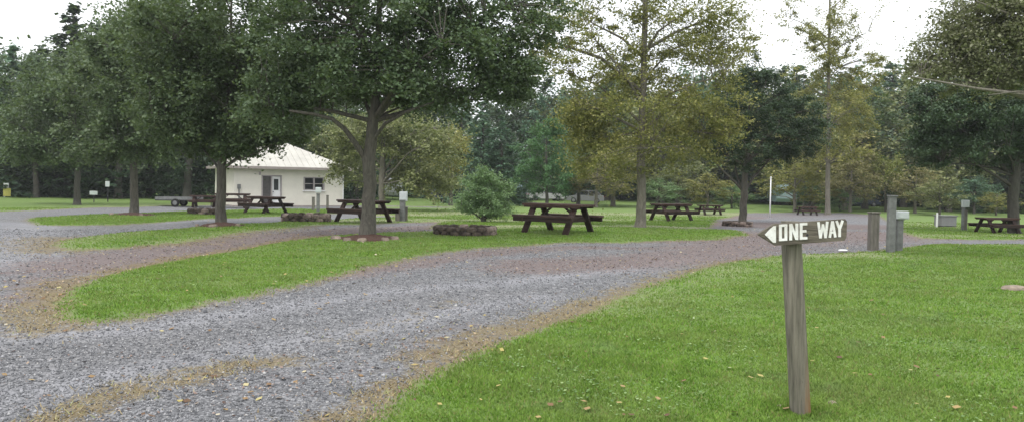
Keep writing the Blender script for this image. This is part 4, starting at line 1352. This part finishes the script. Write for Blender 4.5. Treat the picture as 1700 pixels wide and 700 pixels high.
# ------------------------------------------------------------------ ONE WAY sign
def sign():
    b = G(1329, 693); b.z += .02
    root = empty('one_way_sign', b, 0, 'weathered wooden ONE WAY arrow board on a leaning grey post', 'sign')
    top = P(1314, 381, b.y)
    lean = (top - b); ph = lean.z + .055
    lv = Vector((lean.x / lean.z, 0.01, 1.0))
    mb = MB()
    rng = np.random.default_rng(3)
    n = 18; lev = 14; vs = []; fs = []
    for i in range(lev + 1):
        z = -.2 + (ph + .2) * i / lev
        c = lv * z; c.z = z
        for j in range(n):
            a = 2 * math.pi * j / n
            r = .063 * (1 + .05 * math.sin(3 * a + 1) + .02 * math.sin(7 * a + z * 2) + rng.normal(0, .008)) * (1 + .04 * math.exp(-(z / .2) ** 2))
            if i == lev: r *= .93
            vs.append((c.x + math.cos(a) * r, c.y + math.sin(a) * r, z))
    for i in range(lev):
        for j in range(n):
            j2 = (j + 1) % n; fs.append((i * n + j, i * n + j2, (i + 1) * n + j2, (i + 1) * n + j))
    fs.append(tuple(lev * n + j for j in range(n)))
    mb.add(vs, fs); post = mb.build('post', M['post'], root)
    # board in its own frame: x right, z up, front face towards the viewer
    sc = b.y / F_PX
    Hb = 38 * sc
    def bp(px, py, yy):     # flat board coordinates measured from the photograph
        q = P(px, py, b.y); return Vector((q.x - b.x, yy, q.z - b.z))
    yf = -.105; th = .035
    outline = [(1250, 387), (1277, 370), (1392, 362), (1395, 366), (1394, 392), (1391, 397), (1279, 405)]
    mb = MB(); mb.prism([bp(x, y, yf) for x, y in outline], (0, th, 0)); board = mb.build('board', M['board'], root)
    bl = MB()
    for x, y in ((1304, 380), (1330, 388)):
        q = bp(x, y, yf - .004); bl.tube([q, q + Vector((0, .012, 0))], [.008, .008], 8)
    bl.build('bolt', M['metal_dark'], board)
    # arrow head and letters: raised white painted shapes
    def shape(name, polys):
        m = MB()
        for k, pl in enumerate(polys):
            m.prism([bp(x, y, yf - .0045 - .0004 * k) for x, y in pl], (0, .006, 0))
        m.build(name, M['white_letter'], board)
    def S(x, y):            # letter grid: x in px from 1283, y 0 bottom .. 1 top, rising slightly to the right
        return (x, (397.5 - (x - 1283) * .066) - y * 26.5)
    def bar(x0, y0, x1, y1, w):
        a = Vector(S(x0, y0)); c = Vector(S(x1, y1)); d = (c - a).normalized(); nrm = Vector((-d.y, d.x)) * w / 2
        return [tuple(a + nrm), tuple(a - nrm), tuple(c - nrm), tuple(c + nrm)][::-1]
    shape('arrow_head', [[(1261, 387), (1270, 377.5), (1275, 373.5), (1279, 373), (1279, 400), (1274.5, 400)]])
    w = 4.6
    shape('letter_o', [bar(1286.3, .0, 1286.3, 1, w), bar(1295.2, .0, 1295.2, 1, w), bar(1284.5, .93, 1297, .93, 4), bar(1284.5, .07, 1297, .07, 4)])
    shape('letter_n', [bar(1303, 0, 1303, 1, w), bar(1313, 0, 1313, 1, w), bar(1303.5, .98, 1312.5, .04, 4.2)])
    shape('letter_e', [bar(1320, 0, 1320, 1, w), bar(1318, .93, 1330, .93, 4), bar(1318, .5, 1328.5, .5, 4), bar(1318, .07, 1330, .07, 4)])
    shape('letter_w', [bar(1348, 1, 1351.5, 0, 4), bar(1351.5, 0, 1355.5, .85, 3.4), bar(1355.5, .85, 1359.5, 0, 3.4), bar(1359.5, 0, 1362.5, 1, 4)])
    shape('letter_a', [bar(1366.5, 0, 1371, 1, 4), bar(1371, 1, 1375.5, 0, 4), bar(1368, .3, 1374, .3, 3.4)])
    shape('letter_y', [bar(1377.5, 1, 1382.5, .48, 4), bar(1387.5, 1, 1382.5, .48, 4), bar(1382.5, .52, 1382.5, 0, 4.2)])
sign()

# ------------------------------------------------------------------ posts and pedestals
def wood_post(px, base, top, wpx, label, name='wooden_post', mat='wood_grey', cap=True, group=None):
    b = G(px, base); sc = b.y / F_PX; w = wpx * sc; h = (base - top) * sc
    root = empty(name, b, random.uniform(-.2, .2), label, 'post', group)
    mb = MB(); mb.box((0, 0, h / 2 - .1), (w, w, h + .2), bev=w * .08); mb.build('shaft', M[mat], root)
    if cap:
        mb = MB(); mb.box((0, 0, h + .02), (w * 1.15, w * 1.15, .04), bev=.008); mb.build('cap', M[mat], root)
    return root
wood_post(1449, 415, 354, 14, 'short brown grey post with flat cap left of tall pedestal')
def pedestal(px, base, top, wpx, label, box=None, boxmat='box_pale', body='metal_grey'):
    b = G(px, base); sc = b.y / F_PX; w = wpx * sc; h = (base - top) * sc
    root = empty('hookup_pedestal', b, 0, label, 'hookup pedestal', 'electric hookup pedestals')
    mb = MB(); mb.box((0, 0, h / 2 - .1), (w, w * .8, h + .2), bev=w * .08); mb.build('column', M[body], root)
    mb = MB(); mb.box((0, -.01, h + .01), (w * 1.2, w, .035), bev=.008); mb.build('cap', M[body], root)
    if box:
        x0, x1, y0, y1 = box
        cx = ((x0 + x1) / 2 - px) * sc; cz = (base - (y0 + y1) / 2) * sc
        mb = MB(); mb.box((cx, -.03, cz), ((x1 - x0) * sc, .16, (y1 - y0) * sc), bev=.012); bx = mb.build('meter_box', M[boxmat], root)
        mb = MB(); mb.box((cx, -.125, cz), ((x1 - x0) * sc * .75, .015, (y1 - y0) * sc * .7)); mb.build('cover', M[boxmat], bx)
    return root
pedestal(1478, 420, 326, 12, 'tall pale grey hookup pedestal right of the ONE WAY sign')
pedestal(1492, 418, 364, 10, 'short grey post carrying a pale meter box beside the tall pedestal', (1484, 1504, 350, 363))
pedestal(668, 368, 333, 9, 'pedestal with pale green box between maple trunk and stone ring', (663, 676, 318, 334))
wood_post(660, 368, 348, 7, 'short dark post left of the pale green hookup box')
wood_post(673, 368, 345, 7, 'short dark post right of the pale green hookup box')
wood_post(520, 350, 328, 4.5, 'short grey post in front of the cottage window, left of the pedestal')
pedestal(528, 353, 322, 5, 'grey pedestal with pale box before the cottage window', (524, 533, 311, 320))
wood_post(543.5, 350, 325, 3.5, 'thin grey post near the right corner of the cottage')
pedestal(1598, 383, 345, 4.5, 'thin grey post topped by a white box left of the dark spreading tree', (1595, 1606, 332, 344))
wood_post(1555, 378, 353, 2.4, 'thin white post beside the grey storage box', mat='white', cap=False)
wood_post(1602, 383, 350, 5, 'dark grey post just behind the white topped pedestal')

def flagpole():
    b = G(1278, 361); h = (361 - 296) * b.y / F_PX
    root = empty('white_pole', b, 0, 'thin white pole left of the pale blue camper', 'pole')
    mb = MB(); mb.tube([(0, 0, -.1), (0, 0, h * .5), (0, 0, h)], [.045, .04, .035], 10); mb.build('shaft', M['white'], root, True)
    mb = MB(); mb.tube([(0, 0, h), (0, 0, h + .06), (0, 0, h + .1)], [.05, .055, .02], 10); mb.build('cap', M['white'], root, True)
flagpole()

def marker(px, base, w, h, label):
    b = G(px, base)
    root = empty('marker_board', b, 0, label, 'marker')
    mb = MB()
    mb.beam((-w * .35, 0, -.1), (-w * .35, 0, h), .09, .09, up=(0, 1, 0)); mb.build('post', M['white'], root)
    mb = MB(); mb.box((.02, -.06, h * .36), (w, .04, h * .55), bev=.01); mb.build('panel', M['yellow'], root)
    mb = MB(); mb.box((-.02, -.06, h * .82), (w * .62, .04, h * .32), bev=.01); mb.build('top_panel', M['white'], root)
marker(12, 328, .6, 1.15, 'white and yellow marker board on a post at the left edge')

def small_sign(px, base, topy, wpx, hpx, label):
    b = G(px, base); sc = b.y / F_PX; h = (base - topy) * sc
    root = empty('small_sign', b, 0, label, 'sign')
    mb = MB(); mb.tube([(0, 0, -.1), (0, 0, h)], [.035, .03], 8); mb.build('post', M['metal_dark'], root)
    mb = MB(); mb.box((0, -.05, h - hpx * sc / 2), (wpx * sc, .03, hpx * sc), bev=.008); mb.build('panel', M['box_pale'], root)
small_sign(156, 337, 317, 13, 6.5, 'small pale rectangular sign below the leftmost maple')
small_sign(179, 336, 301, 7, 9, 'small grey square sign left of the third island maple')

# ------------------------------------------------------------------ vehicles
def wheel(mb_t, mb_r, c, r, w):
    c = Vector(c)
    mb_t.tube([c + Vector((0, -w / 2, 0)), c + Vector((0, -w / 2 + .03, 0)), c + Vector((0, w / 2 - .03, 0)), c + Vector((0, w / 2, 0))], [r * .9, r, r, r * .9], 16)
    mb_r.tube([c + Vector((0, -w / 2 - .012, 0)), c + Vector((0, -w / 2 + .02, 0))], [r * .5, r * .6], 12)

def camper(px, base, L, H, rz, mat, label, D=2.1):
    b = P(px, 330, base); b.z = float(height(b.x, b.y))
    root = empty('camper_trailer', b, R(rz), label, 'camper')
    x0, x1 = -L / 2, L / 2; z0 = .42
    prof = [(x0 + .25, z0), (x1 - .25, z0), (x1 - .02, z0 + .35), (x1, H * .6), (x1 - .12, H - .25), (x1 - .4, H), (x0 + .45, H), (x0 + .15, H - .22), (x0, H * .62), (x0 + .02, z0 + .35)]
    mb = MB(); mb.prism([(x, -D / 2, z) for x, z in prof][::-1], (0, D, 0)); body = mb.build('body', M[mat], root)
    for x, wl_ in ((x0 + L * .27, L * .24), (x0 + L * .78, L * .17)):
        mb = MB(); mb.box((x, -D / 2 - .012, H * .66), (wl_, .03, H * .2)); mb.build('window', M['glass'], root)
    mb = MB(); mb.box((x0 + L * .54, -D / 2 - .014, z0 + (H - z0) * .45), (.6, .03, (H - z0) * .78), bev=.01); mb.build('door', M['camper_white'], root)
    for x in ((x0 + L * .42,) if L < 4.5 else (x0 + L * .38, x0 + L * .52)):
        for s in (-1, 1):
            a, c = MB(), MB(); wheel(a, c, (x, s * (D / 2 - .14), .33), .33, .2)
            t = a.build('wheel', M['rubber'], root); c.build('rim', M['metal_grey'], t)
    mb = MB(); mb.beam((x1 - .4, 0, .42), (x1 + .9, 0, .42), .1, .08); mb.tube([(x1 + .7, 0, .02), (x1 + .7, 0, .5)], [.03, .03], 8); mb.build('drawbar', M['metal_dark'], root)
    mb = MB(); mb.box((-.2, 0, H + .08), (.6, .5, .18), bev=.03); mb.build('roof_vent', M['camper_white'], root)
camper(1298, 85, 4.6, 2.3, 84, 'camper_blue', 'pale blue camper seen end on, right of the thin white pole')
camper(742, 72, 3.0, 1.25, 4, 'camper_dark', 'low dark blue camper beyond the shrub at its left')
camper(650, 80, 4.2, 2.2, 96, 'camper_white', 'off white camper seen end on behind the big maple trunk')
camper(860, 88, 4.2, 2.3, 80, 'camper_blue', 'bluish white camper end peeping out right of the pale shrub')

def car(px, base, rz, mat, label, sc=1.0):
    b = P(px, 330, base); b.z = float(height(b.x, b.y))
    root = empty('parked_car', b, R(rz), label, 'car', scale=sc)
    W_ = 1.75
    lower = [(-2.15, .28), (2.15, .28), (2.2, .55), (2.12, .78), (1.2, .92), (-1.5, .98), (-2.12, .9), (-2.2, .6)]
    mb = MB(); mb.prism([(x, -W_ / 2, z) for x, z in lower][::-1], (0, W_, 0)); mb.build('body', M[mat], root)
    mb = MB(); cab = [(-1.75, .965), (1.15, .90), (.55, 1.42), (-1.2, 1.46)]
    mb.prism([(x, -W_ / 2 + .12, z) for x, z in cab][::-1], (0, W_ - .24, 0)); mb.build('cabin', M['glass'], root)
    mb = MB(); mb.prism([(x, -W_ / 2 + .10, z) for x, z in [(-1.25, 1.44), (.58, 1.40), (.5, 1.47), (-1.15, 1.52)]][::-1], (0, W_ - .2, 0))
    for xa, xb in (((.55, 1.42), (1.15, .91)), ((-.35, 1.44), (-.35, .95)), ((-1.2, 1.46), (-1.75, .97))):
        for s in (-1, 1): mb.beam((xa[0], s * (W_ / 2 - .115), xa[1]), (xb[0], s * (W_ / 2 - .115), xb[1]), .03, .09, up=(1, 0, .3))
    mb.build('roof', M[mat], root)
    for x in (-1.35, 1.35):
        for s in (-1, 1):
            a, c = MB(), MB(); wheel(a, c, (x, s * (W_ / 2 - .1), .32), .32, .22)
            if s > 0: c = MB(); c.tube([(x, W_ / 2 + .01, .32), (x, W_ / 2 + .03, .32)], [.2, .16], 12)
            t = a.build('wheel', M['rubber'], root); c.build('rim', M['metal_grey'], t)
    for s in (-1, 1):
        mb = MB(); mb.box((2.17, s * .62, .68), (.08, .35, .14), bev=.02); mb.build('headlight', M['box_pale'], root)
        mb = MB(); mb.box((-2.17, s * .65, .74), (.06, .28, .14), bev=.02); mb.build('tail_light', M['lens_red'], root)
car(905, 86, 12, 'car_white', 'pale grey car parked beyond the brown picnic table', .9)
car(972, 80, 172, 'car_grey', 'grey car parked right of the paler one behind the table', .85)
car(1426, 84, 5, 'car_dark', 'dark blue car parked far off left of the tall pedestal', .9)

def cart(px, base, L, h, rz, label, mat='metal_grey'):
    b = G(px, base)
    root = empty('utility_trailer', b, R(rz), label, 'trailer', 'small utility trailers')
    mb = MB(); mb.box((0, 0, .42), (L, 1.3, .06))
    mb.build('bed', M['metal_dark'], root)
    mb = MB()
    for s in (-1, 1): mb.box((0, s * .63, .45 + h / 2), (L, .04, h))
    for s in (-1, 1): mb.box((s * (L / 2 - .02), 0, .45 + h / 2), (.04, 1.2, h - .004))
    mb.build('side_panel', M[mat], root)
    for s in (-1, 1):
        a, c = MB(), MB(); wheel(a, c, (0, s * .75, .26), .26, .16)
        t = a.build('wheel', M['rubber'], root); c.build('rim', M['metal_grey'], t)
    mb = MB(); mb.beam((L / 2, 0, .40), (L / 2 + .8, 0, .38), .07, .07); mb.tube([(L / 2 + .7, 0, 0), (L / 2 + .7, 0, .4)], [.03, .03], 8); mb.build('drawbar', M['metal_dark'], root)
def storage_box(px, base, label):
    b = G(px, base); root = empty('storage_box', b, R(6), label, 'box')
    mb = MB(); mb.box((0, 0, .30), (.80, .55, .46), bev=.02); mb.build('body', M['car_grey'], root)
    mb = MB(); mb.box((0, 0, .555), (.86, .61, .05), bev=.02); mb.build('lid', M['metal_grey'], root)
    for x in (-.28, .28):
        mb = MB(); mb.box((x, 0, .03), (.08, .6, .08)); mb.build('skid', M['wood_grey'], root)
storage_box(1569, 377, 'low grey storage box beside the thin white post on right')
cart(298, 343, 2.6, .18, 3, 'low pale flat trailer left of the small dark stone ring')

# ------------------------------------------------------------------ air
def haze():
    m, nt, out = new_mat('haze_air')
    v = N(nt, 'ShaderNodeVolumePrincipled', Density=.0005)
    v.inputs['Color'].default_value = (.92, .95, 1.0, 1)
    nt.links.new(v.outputs[0], out.inputs['Volume'])
    mb = MB(); mb.box((0, 150, 20), (760, 760, 60))
    o = mb.build('haze', m); tag(o, 'faint pale haze hanging in the air over the campground', 'haze', kind='stuff')
haze()
